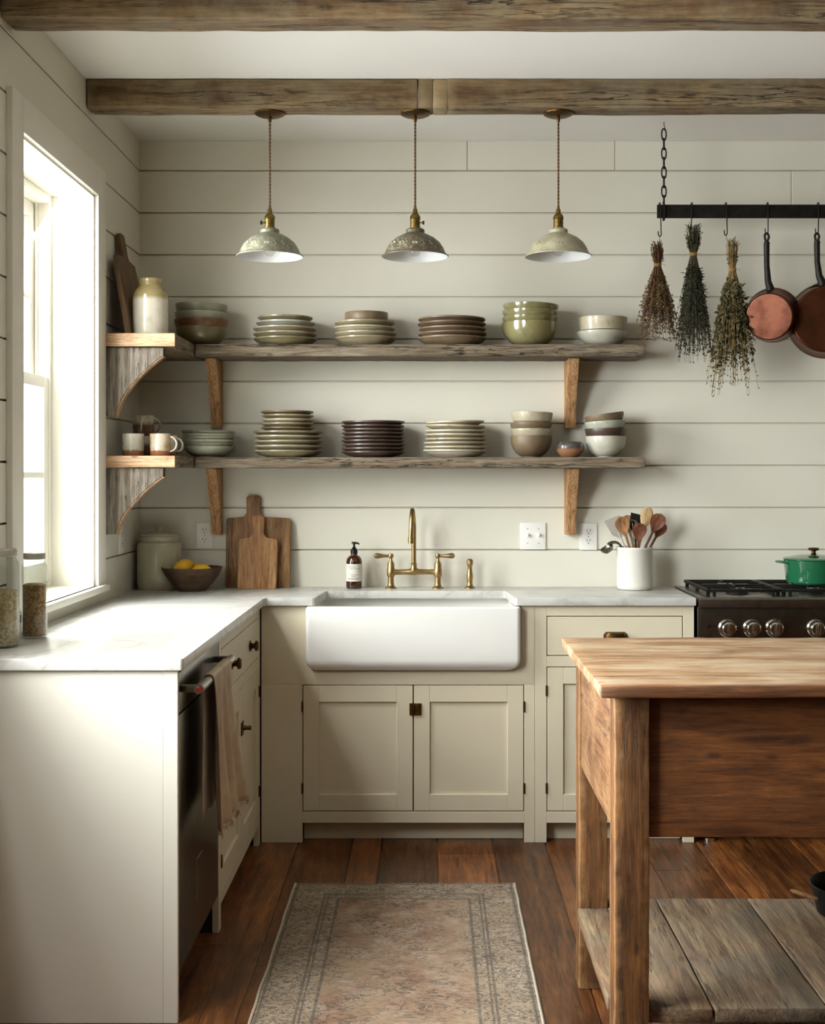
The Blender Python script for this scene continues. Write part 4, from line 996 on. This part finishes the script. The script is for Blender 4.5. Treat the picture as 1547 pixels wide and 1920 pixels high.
glass_jar(-1.143, 3.355, .0445, .263, .150, grain('pale_oats', '#c0ab84', '#d6c5a2', '#96825c'), 'larger glass jar of pale oats with metal lid, cut off by the frame')
glass_jar(-1.117, 3.545, .0355, .240, .150, grain('brown_grain', '#9a7850', '#bd9a68', '#6b4c2c'), 'smaller glass jar of brown grain with metal lid by the window sill')
# ================================================================ PENDANT LAMPS
def pendant(px, mat, key, label):
    y = 4.405; x = X(px, y); zt = EYE+1.268-.002; rim = EYE+(888-480)*y/F
    o = empty('pendant_lamp', (x, y, rim), label, 'pendant lamp', 'pendant lamps over the sink')
    b = MB(); b.lathe([(0, 0), (.053, 0), (.052, -.004), (.040, -.010), (.016, -.014), (0, -.014)], 40, (x, y, zt))
    b.lathe([(0, -.012), (.006, -.012), (.006, -.026), (.004, -.032), (0, -.032)], 16, (x, y, zt)); b.build('canopy', M['brassd'], o)
    b = MB(); z0, z1 = zt-.028, rim+.172; n = 90
    for ph in (0, PI):
        b.tube([(x+.0020*math.cos(ph+i*.85), y+.0020*math.sin(ph+i*.85), z0+(z1-z0)*i/n) for i in range(n+1)], .0021, 6)
    b.build('cord', M['cord'], o)
    b = MB(); b.lathe([(0, .180), (.004, .180), (.005, .168), (.0085, .160), (.009, .150), (.013, .146), (.018, .138), (.0185, .130), (.017, .128), (.017, .104), (.0185, .102), (.0185, .096), (0, .096)], 32, (x, y, rim))
    b.build('socket', M['sockbr'], o)
    if key:
        q = MB(); q.tube([(x, y-.004, rim+.116), (x+key*.026, y-.006, rim+.116)], .002, 8)
        q.lathe([(0, .004), (.007, .003), (.007, -.003), (0, -.004)], 16, (x+key*.029, y-.006, rim+.116), 0, 0, Matrix.Rotation(PI/2, 4, 'Y'), 1, 1.2)
        q.build('key_switch', M['brassd'], o)
    b = MB(); so = [(.0185, .098), (.030, .094), (.033, .090), (.033, .080), (.036, .077), (.045, .074), (.068, .062), (.088, .045), (.100, .026), (.106, .010), (.115, .001), (.1175, -.0005), (.1172, -.0025), (.1155, -.0033)]
    b.m = 0; b.lathe(so, 64, (x, y, rim))
    b.m = 1; si = [(.1155, -.0033), (.1145, -.0025), (.105, .0085), (.098, .025), (.086, .043), (.066, .060), (.044, .072), (.030, .075), (.0, .076)]
    b.lathe(si, 64, (x, y, rim)); b.build('shade', [mat, M['shin']], o, normals=False)
    b = MB(); b.lathe([(0, -.002), (.010, .0005), (.0175, .009), (.019, .018), (.016, .030), (.010, .042), (.009, .052)], 32, (x, y, rim)); b.build('bulb', M['bulb'], o)
    b = MB(); b.lathe([(0, .048), (.0125, .048), (.0125, .074), (0, .074)], 24, (x, y, rim)); b.build('bulb_base', M['brassd'], o)
pendant(506, M['sh1'], -1, 'grey-green chipped enamel pendant lamp, leftmost of the three under the beam')
pendant(778.5, M['sh2'], 1, 'dark olive chipped enamel pendant lamp over the tap, middle of the three')
pendant(1047, M['sh3'], 0, 'pale chipped enamel pendant lamp, nearest the hanging herbs')

# ================================================================ POT RACK
YR = 4.87
def PX(px, y=YR): return (px-805)*y/F
def PZ(py, y=YR): return EYE+(888-py)*y/F
rk = empty('pot_rack', (1.2, YR, PZ(396)), 'black iron bar rack hung from the ceiling by a chain at the right', 'pot rack')
b = MB(); b.box(PX(1232), 2.35, YR-.006, YR+.006, PZ(409), PZ(384), .002); b.build('bar', M['iron'], rk)
for cxp in (1245, None):
    x = PX(1245) if cxp else 2.28
    b = MB(); zt = ZC-.001
    b.tube([(x, YR, zt), (x, YR, zt-.012), (x+.004, YR, zt-.022), (x, YR, zt-.032)], .0016, 6); b.build('ceiling_hook', M['iron2'], rk)
    z = zt-.030; b = MB(); n = int((z-PZ(384))/.041)+1; pitch = (z-PZ(386))/n
    for k in range(n):
        zc_ = z-pitch*(k+.5); hh = pitch*.5+.0045; ww = .0098; pts = []
        for i in range(21):
            a = 2*PI*i/20; u = math.cos(a)*ww; v = math.sin(a); v = math.copysign(abs(v)**.8, v)*hh
            w_ = .35 if k % 2 == 0 else 1.3
            pts.append((x+u*math.cos(w_), YR+u*math.sin(w_), zc_+v))
        b.tube(pts, .0028, 7)
    ch = b.build('chain', M['iron2'], rk)
    b = MB(); pts = [(x+.003*math.sin(i), YR+(.011)*math.cos(2*PI*i/16), (PZ(384)+PZ(409))/2+(.034)*math.sin(2*PI*i/16)) for i in range(17)]
    b.tube(pts, .004, 7); b.build('link_loop', M['iron2'], rk)
def s_hook(px, py_bot, label, lean=0):
    x = PX(px); zt = PZ(383); zb = PZ(py_bot); pts = []
    for i in range(9): a = PI*i/8; pts.append((x, YR+.0105*math.cos(PI-a)*1.0-.0, zt+.006*math.sin(a)))
    pts = [(x, YR+.0105, PZ(396))]+pts[::-1]
    pts += [(x+lean*.3, YR-.0105, PZ(396)), (x+lean, YR-.010, zb+.012)]
    for i in range(1, 8): a = PI*i/8; pts.append((x+lean-.008*(1-math.cos(a))*.7, YR-.010, zb+.012-.010*math.sin(a)))
    pts.append((x+lean-.0115, YR-.010, zb+.022))
    b = MB(); b.tube(pts, .0022, 8); tag(b.build('s_hook', M['iron2'], origin=(x, YR, zb)), label, 'hook', 'hooks on the pot rack')
    return Vector((x+lean-.0056, YR-.010, zb))
h1 = s_hook(1237, 445, 'iron hook at the left end of the rack over the reddish herb bunch', .004)
h2 = s_hook(1297, 432, 'iron hook holding the dark lavender-like herb bunch', -.004)
h3 = s_hook(1361, 443, 'iron hook holding the green long-leaved herb bunch', .003)
h4 = s_hook(1439, 440, 'iron hook holding the smaller copper pan', 0)
h5 = s_hook(1534, 440, 'iron hook holding the larger copper pan cut off by the frame', -.002)
def herb_mat(n, a, b_, c=None):
    t = NT(n); oi = t.noise(t.co(), 35, 3); return t.set(t.mix(t.ramp(oi, [(.3, 0.), (.7, 1.)]), a, b_), .85)
def herbs(hook, px, top, tie, bot, wtop, wmax, stem_m, leaf_m, kind, label, nst, seed, loop):
    rnd = random.Random(seed); x = PX(px); y = YR-.012; zt, zi, zb = PZ(top), PZ(tie), PZ(bot)
    o = empty('herb_bunch', (x, y, zt), label, 'dried herbs', 'dried herb bunches on the pot rack')
    st = MB(); lf = MB(); H = zi-zb
    def leaf(p, d, L, W):
        d = d.normalized(); s = d.cross(Vector((rnd.uniform(-1, 1), rnd.uniform(-1, 1), rnd.uniform(-1, 1)))).normalized(); n = d.cross(s)
        a, m1, m2, e = p, p+d*L*.35, p+d*L*.7, p+d*L
        th = W*.25
        vs = [a, m1+s*W*.5+n*W*.3, m1-s*W*.5+n*W*.3, m1-n*th, m2+s*W*.4+n*W*.2, m2-s*W*.4+n*W*.2, m2-n*th, e+n*W*.3]
        lf.add(vs, [(0, 1, 3), (0, 3, 2), (0, 2, 1), (1, 4, 6, 3), (3, 6, 5, 2), (1, 2, 5, 4), (4, 7, 6), (6, 7, 5), (4, 5, 7)])
    for k in range(nst):
        a = rnd.random()*2*PI; rr = math.sqrt(rnd.random()); cx_, sy_ = math.cos(a), math.sin(a)*.55
        tl = rnd.uniform(.35, 1.0); tw = wtop*rr*rnd.uniform(.4, 1.1)
        p0 = Vector((x+cx_*tw, y+sy_*tw, zi+(zt-zi)*tl)); p1 = Vector((x+cx_*.011*rr, y+sy_*.011*rr, zi))
        ln = rnd.uniform(.55, 1.0) if rnd.random() > .08 else 1.06
        f = wmax*rr*(.5+.5*ln)
        p3 = Vector((x+cx_*f+rnd.uniform(-.006, .006), y+sy_*f*.8, zi-H*ln))
        p2 = Vector((x+cx_*f*.62+rnd.uniform(-.004, .004), y+sy_*f*.6, zi-H*ln*.5))
        P_ = [p0, (p0+p1)/2+Vector((cx_*.002, 0, 0)), p1]
        for i in range(1, 7):
            s = i/6; P_.append(p1*(1-s)**2+p2*2*s*(1-s)+p3*s*s)
        st.tube(P_, [.0011, .0011, .0013]+[.0011-.0001*i for i in range(6)], 4)
        n = 10 if kind != 'leafy' else 13
        for i in range(n):
            s = .16+.84*(i+rnd.random())/n; p = p1*(1-s)**2+p2*2*s*(1-s)+p3*s*s
            d = Vector((rnd.uniform(-1, 1), rnd.uniform(-1, 1), rnd.uniform(-1.6, .3)))
            if kind == 'seed':
                if s > .45 and rnd.random() < .9:
                    for q in range(2): leaf(p+Vector((rnd.uniform(-.005, .005), rnd.uniform(-.005, .005), 0)), Vector((rnd.uniform(-1, 1), rnd.uniform(-1, 1), rnd.uniform(-1, .6))), rnd.uniform(.006, .011), rnd.uniform(.005, .008))
                else: leaf(p, d, rnd.uniform(.010, .018), .004)
            elif kind == 'flower':
                if s > .72:
                    for q in range(3): leaf(p+Vector((rnd.uniform(-.003, .003), rnd.uniform(-.003, .003), 0)), Vector((rnd.uniform(-1, 1), rnd.uniform(-1, 1), rnd.uniform(-1, .6))), rnd.uniform(.004, .008), .005)
                else: leaf(p, d, rnd.uniform(.014, .026), rnd.uniform(.004, .006))
            else:
                if s > .8: leaf(p, d, rnd.uniform(.006, .012), .006)
                else: leaf(p, d, rnd.uniform(.018, .034), rnd.uniform(.009, .015))
        if rnd.random() < .3: leaf(p0, Vector((cx_, sy_, .8)), .012, .004)
        if rnd.random() < .3: leaf((p0+p1)/2, Vector((cx_*2, sy_, .2)), .012, .004)
    s_ = st.build('stems', stem_m, o, normals=False, ang=90); l_ = lf.build('leaves', leaf_m, o, normals=False, ang=20)
    t = MB()
    for k in range(4):
        t.tube([(x+.0135*math.cos(2*PI*i/16), y+.0095*math.sin(2*PI*i/16), zi+.003*k-.004+.0008*math.sin(i)) for i in range(17)], .0017, 5)
    t.tube([(x+.008, y-.009, zi), (x+.022, y-.012, zi+.002), (x+.028, y-.012, zi-.006)], .0009, 5)
    # loop of twine up to the hook
    t.tube([(x-.002, y, zi+.004), (x-.003+(hook.x-x)*.6, y, (zi+hook.z)/2), (hook.x, hook.y, hook.z+.004), (hook.x+.002, hook.y, hook.z+.003), (x+.003+(hook.x-x)*.5, y, (zi+hook.z)/2), (x+.003, y, zi+.004)], .0009, 5)
    t.build('twine', M['twine'], o, normals=False)
herbs(h1, 1232, 455, 498, 632, .028, .090, herb_mat('red_brown_stem', '#4d2f1c', '#6b4828'), herb_mat('red_brown_seed', '#3c2a1a', '#75603a'), 'seed', 'short reddish brown dried herb bunch, leftmost on the rack', 150, 3, 1)
herbs(h2, 1299, 422, 478, 668, .032, .080, herb_mat('dark_green_stem', '#33301c', '#4d452a'), herb_mat('dark_green_leaf', '#14180f', '#2b2e20'), 'flower', 'dark blackish-green dried herb bunch in the middle of the three', 190, 5, 1)
herbs(h3, 1372, 448, 507, 728, .024, .112, herb_mat('straw_stem', '#6f5832', '#8f7648'), herb_mat('olive_leaf', '#2f2d17', '#625a36'), 'leafy', 'long olive green dried herb bunch beside the copper pans', 130, 8, 1)
def copper_pan(hook, cx_px, cz_px, r, depth, off, label, mats):
    """pan hanging by its handle, base turned to the camera-left"""
    cx_, cz_ = PX(cx_px), PZ(cz_px)
    o = empty('copper_saucepan', (hook.x, hook.y, hook.z), label, 'saucepan', 'copper pans on the rack')
    ax = Vector(off).normalized()            # from rim centre to base centre
    rimc = Vector((cx_, YR+.02, cz_)); q = (-ax).to_track_quat('Z', 'Y').to_matrix().to_4x4()
    Mx = Matrix.Translation(rimc+ax*depth) @ q
    b = MB(); rb = r*.86
    b.lathe([(0, 0), (rb-.003, 0), (rb, .002), (rb+.003, .012), (r, depth-.004), (r+.003, depth), (r-.001, depth+.001), (r-.003, depth-.004), (rb-.002, .012), (0, .004)], 72, (0, 0, 0), 0, 0, Mx)
    b.build('pan_body', mats, o, ang=45)
    # handle: iron strap from the rim up to the hook
    top = Vector((hook.x, hook.y+.0, hook.z+.004)); a = rimc+ax*(depth*.28)+Vector((0, 0, 1))*(r*1.0)
    a.x = rimc.x*.45+hook.x*.55
    h = MB(); L = (top-a)
    P_ = [a+Vector((-.0, -.004, -.018)), a+Vector((0, -.006, 0)), a+Vector((L.x*.55, -.004, .028)), a+L*.42+Vector((L.x*.45, 0, 0)), a+L*.75+Vector((L.x*.22, 0, 0)), a+L*.84+Vector((L.x*.1, 0, 0))]
    h.tube(P_, [.018, .017, .0135, .0115, .0120, .0125], 12, True, .95)
    cc = top-Vector((0, 0, .017)); pts = []
    for i in range(21): t_ = 2*PI*i/20; pts.append(cc+Vector((.0085*math.sin(t_)*(1 if math.cos(t_) > 0 else .75), 0, .0165*math.cos(t_)+(0))))
    h.tube(pts, .0048, 8); 
    # mounting plate
    h.tube([a+Vector((-.045, .012, -.018)), a+Vector((-.02, -.002, -.008)), a+Vector((0, -.006, -.004)), a+Vector((.02, -.002, -.008)), a+Vector((.045, .012, -.018))], [.004, .009, .012, .009, .004], 10, True, .6)
    h.build('handle', M['iron2'], o)
    for dx in (-.03, 0, .03):
        v = MB(); v.lathe([(0, .005), (.004, .004), (.005, 0), (0, 0)], 12, a+Vector((dx, -.012+abs(dx)*.35, -.012)), 0, 0, Matrix.Rotation(PI/2, 4, 'X')); v.build('rivet', M['copperd'], o)
copper_pan(h4, 1452, 590, .104, .085, (-.42, -.89, -.18), 'smaller copper saucepan with polished base and black handle beside the herbs', M['copper'])
copper_pan(h5, 1552, 600, .145, .090, (-.30, -.95, -.05), 'larger dark copper pan hanging at the right edge', M['copperd'])

# ================================================================ TABLE
tb = empty('work_table', (1.2, 3.05, 0), 'old pine work table with bleached top and plank undershelf, right foreground', 'table')
TX0, TX1, TY0, TY1, TZ = .366, 2.12, 2.68, 3.47, .93; th = .027
b = MB(); ys = [TY0, 2.87, 3.20, TY1]
for i in range(3):
    b.tint = (.55, .7, .45)[i]; b.rough(TX0, TX1, ys[i]+(.0006 if i else 0), ys[i+1]-(.0006 if i < 2 else 0), TZ-th, TZ, .006, .04, .0016, 14, .001, 3)
def wearmat():
    t = NT('worn_table_top'); s3 = (1.6, 20, 20); v = t.co(s3); v2 = t.co((1, 2.2, 1))
    g1 = t.noise(v, 2.2, 8, .62, .8); g2 = t.noise(v, 9, 4, .7)
    c = t.ramp(g1, [(.3, '#6b4526'), (.5, '#967250'), (.68, '#b89d78')])
    c = t.mix(.6, c, t.ramp(g2, [(.35, .6), (.55, 1.)]), 'MULTIPLY')
    g3 = t.noise(t.co((4, 90, 90)), 1.0, 3, .65); c = t.mix(.6, c, t.ramp(g3, [(.32, .6), (.6, 1.1)]), 'MULTIPLY')
    p = t.noise(v2, 3.2, 5, .62, .4); c = t.mix(t.ramp(p, [(.44, 0.), (.62, .62)]), c, '#b5a387')
    p2 = t.noise(v2, 5, 4, .6); c = t.mix(t.ramp(p2, [(.52, 0.), (.68, .55)]), c, '#6b4a2b')
    # darker waxed front edge that the hands never bleached
    sp = t.n('ShaderNodeSeparateXYZ'); t.l(t.co(), sp.inputs[0])
    y = t.math('ADD', sp.outputs['Y'], t.math('MULTIPLY', t.math('SUBTRACT', p, .5), .05))
    e = t.n('ShaderNodeMapRange'); t.l(y, e.inputs[0]); e.inputs[1].default_value = TY0-3.05+.006; e.inputs[2].default_value = TY0-3.05+.035
    e.inputs[3].default_value = .85; e.inputs[4].default_value = 0.
    c = t.mix(e.outputs[0], c, t.ramp(g1, [(.35, '#3f200d'), (.65, '#7f4a24')]))
    t.bump(t.mix(.5, g1, g2), .5, .003); return t.set(c, .55)
b.build('table_top', wearmat(), tb)
LX0, LX1, LW = .402, 2.09, .076
for x in (LX0, LX1-LW):
    for y in (2.72, 3.365):
        b = MB(); b.rough(x, x+LW, y, y+LW, 0, TZ-th-.001, .004, .025, .0013, 26, .0015, 4); b.tint = .5; b.build('leg', M['tleg'], tb)
b = MB(); b.rough(LX0+LW+.001, LX1-LW-.001, 2.735, 2.757, .59, TZ-th-.001, .003, .05, .0008, 10, .001, 3); 
tag(b.build('apron', M['tapron'], tb), 'wide dark front apron board')
b = MB(); b.box(LX0+LW+.001, LX1-LW-.001, 3.405, 3.425, .60, TZ-th-.001, .002); b.build('apron', M['tapron'], tb)
for x in (LX0+.006, LX1-.026):
    b = MB(); b.box(x, x+.020, 2.72+LW+.001, 3.364, .595, TZ-th-.001, .002); b.build('apron', M['tside'], tb)
SZ = .217
b = MB(); xs = [LX0-.004, .622, .872, 1.13, 1.37, 1.62, 1.86, LX1+.004]
for i in range(len(xs)-1):
    b.tint = random.uniform(.2, .9)
    y0, y1 = 2.735, 3.443
    if i in (0, len(xs)-2):  # notched round the legs
        xa, xb = (LX0+LW+.001, xs[i+1]-.002) if i == 0 else (xs[i]+.002, LX1-LW-.001)
        b.rough(xa, xb, y0, y1, SZ-.032, SZ, .004, .05, .0012, 12, .001, 3)
        xa, xb = (xs[0], LX0+LW+.001) if i == 0 else (LX1-LW-.001, xs[-1])
        b.rough(xa, xb, 2.72+LW+.001, 3.3645, SZ-.032, SZ, .004, .05, .0012, 12, .001, 3)
    else: b.rough(xs[i]+.002, xs[i+1]-.002, y0, y1+random.uniform(-.004, .004), SZ-.032, SZ, .004, .05, .0012, 12, .001, 3)
tag(b.build('lower_shelf', M['tshelf'], tb), 'worn greyish plank undershelf')
# black pan on the undershelf
px_, py_ = 1.13, 3.322
o = empty('iron_pan', (px_, py_, SZ+.002), 'deep black iron pan with pale wooden handle on the table undershelf', 'pan')
b = MB(); b.lathe([(0, 0), (.095, 0), (.10, .003), (.114, .072), (.119, .076), (.1165, .078), (.111, .072), (.097, .008), (0, .005)], 56, (px_, py_, SZ+.002)); b.build('pan_body', M['castpan'], o)
b = MB(); b.tube([(px_-.110, py_-.03, SZ+.050), (px_-.14, py_-.02, SZ+.058), (px_-.168, py_-.012, SZ+.064), (px_-.176, py_-.010, SZ+.066)], [.006, .010, .008, .004], 12, True, .6); b.build('handle', M['spoonm'], o)

# ================================================================ RUG
t = NT('faded_oriental_rug'); tc = t.co(); sp = t.n('ShaderNodeSeparateXYZ'); t.l(tc, sp.inputs[0])
RW, RL = .74, 2.3
ax = t.math('SUBTRACT', RW/2, t.math('ABSOLUTE', sp.outputs['X'])); ay = t.math('SUBTRACT', RL/2, t.math('ABSOLUTE', sp.outputs['Y']))
wb = t.math('MULTIPLY', t.math('SUBTRACT', t.noise(tc, 55, 3), .5), .006)
e = t.math('ADD', t.math('MINIMUM', ax, ay), wb)
def band(c, w): return t.math('SUBTRACT', 1.0, t.math('DIVIDE', t.math('ABSOLUTE', t.math('SUBTRACT', e, c)), w), True)
lines = t.math('MAXIMUM', t.math('MAXIMUM', band(.014, .006), band(.112, .005)), t.math('MAXIMUM', band(.124, .004), band(.158, .006)))
lines = t.math('MULTIPLY', lines, 2.0, True)
wv = t.noise(t.co((1, 1.4, 1)), 27, 3, .55, 1.6); mo = t.ramp(t.math('ABSOLUTE', t.math('SUBTRACT', wv, .5)), [(.02, 1.), (.06, 0.)])
wv2 = t.noise(t.co((.8, 1.7, 1)), 17, 3, .55, 2.4); mo2 = t.ramp(t.math('ABSOLUTE', t.math('SUBTRACT', wv2, .5)), [(.02, 1.), (.06, 0.)])
fade = t.ramp(t.noise(tc, 5, 5, .65), [(.38, .15), (.55, 1.)])
isb = t.math('LESS_THAN', e, .165)
pat = t.math('ADD', t.math('MULTIPLY', t.math('MULTIPLY', mo, isb), 1.0), t.math('MULTIPLY', t.math('MULTIPLY', mo2, t.math('SUBTRACT', 1.0, isb)), t.math('MULTIPLY', fade, 1.0)))
pat = t.math('MAXIMUM', pat, t.math('MULTIPLY', lines, .9))
streak = t.noise(t.co((3, 60, 1)), 2.2, 4, .7); pat = t.math('MULTIPLY', pat, t.ramp(streak, [(.3, .4), (.55, 1.)]), True)
base = t.mix(t.ramp(t.noise(tc, 4.2, 4, .6), [(.38, 0.), (.62, 1.)]), '#9c866c', '#84614a')
base = t.mix(t.math('MULTIPLY', isb, .65), base, '#958670'); base = t.mix(t.ramp(t.noise(tc, 11, 5, .7), [(.5, 0.), (.75, .6)]), base, '#beb3a4')
col = t.mix(t.math('MULTIPLY', pat, .9), base, '#352f27')
t.bump(t.noise(t.co((1, 1, 1)), 400, 2), .6, .003); M['rug'] = t.set(col, .95, sheen=.1)
RXc, RYf = -.083, 4.218
b = MB(); nx, ny = 40, 120; vs = []; fs = []
top = lambda x, y: .007+.0012*noise.noise(Vector((x*9, y*9, 2)))
for j in range(ny+1):
    for i in range(nx+1):
        x = RXc-RW/2+RW*i/nx; y = RYf-RL+RL*j/ny
        if i in (0, nx): x += .004*noise.noise(Vector((y*7, i, 0)))
        if j in (0, ny): y += .003*noise.noise(Vector((x*12, j, 3)))
        e_ = min(i, nx-i, j, ny-j); vs.append((x, y, top(x, y) if e_ > 0 else .0015))
for j in range(ny):
    for i in range(nx): a = j*(nx+1)+i; fs.append((a, a+1, a+nx+2, a+nx+1))
N_ = len(vs); vs += [(RXc-RW/2, RYf-RL, .0006), (RXc+RW/2, RYf-RL, .0006), (RXc+RW/2, RYf, .0006), (RXc-RW/2, RYf, .0006)]; fs.append((N_, N_+3, N_+2, N_+1))
b.add(vs, fs); rug = b.build('rug', M['rug'], origin=(RXc, RYf-RL/2, 0), ang=60)
tag(rug, 'faded beige and brown oriental runner on the floor before the sink', 'rug')
b = MB()
for k in range(170):
    x = RXc-RW/2+RW*k/169+random.uniform(-.002, .002); L_ = random.uniform(.004, .012)
    b.tube([(x, RYf-.003, .004), (x+random.uniform(-.002, .002), RYf+L_*.5, .004), (x+random.uniform(-.005, .005), RYf+L_, .0015)], .0011, 4)
b.build('fringe', NT('wool_fringe').set('#a39886', .95), rug, normals=False)
b = MB()
for s in (-1, 1): b.tube([(RXc+s*(RW/2-.001)+.004*noise.noise(Vector(((RYf-RL+RL*j/ny)*7, 0 if s < 0 else nx, 0))), RYf-RL+RL*j/ny, .0045) for j in range(ny+1)], .0038, 6)
b.build('bound_edge', NT('wool_binding').set('#b0a593', .95), rug, normals=False)

# ================================================================ LIGHT
w = bpy.data.worlds.new('world'); SC.world = w; w.use_nodes = True
bg = w.node_tree.nodes['Background']; bg.inputs[0].default_value = lin('#eef1f2'); bg.inputs[1].default_value = 4.0
def area(name, loc, rot, sx_, sy_, p, col, spread=180):
    l = bpy.data.lights.new(name, 'AREA'); l.shape = 'RECTANGLE'; l.size = sx_; l.size_y = sy_; l.energy = p; l.color = col; l.spread = math.radians(spread)
    o = bpy.data.objects.new(name, l); COL.objects.link(o); o.location = loc; o.rotation_euler = rot; return o
# daylight entering by the two windows
area('window_daylight', (XW-.46, 4.035, 1.74), (0, -PI/2+.5, 0), 1.5, 1.1, 175, (.985, .995, 1.0), 150)
area('window_daylight', (XW-.46, 2.265, 1.74), (0, -PI/2+.5, 0), 1.5, 1.7, 400, (.985, .995, 1.0), 150)
vs_ = SC.view_settings; vs_.view_transform = 'Standard'; vs_.look = 'None'; vs_.exposure = -0.28; vs_.gamma = 1.0; vs_.use_curve_mapping = False
SC.cycles.max_bounces = 12; SC.cycles.diffuse_bounces = 6; SC.cycles.transparent_max_bounces = 16; SC.cycles.use_denoising = True
SC.cycles.sample_clamp_indirect = 6
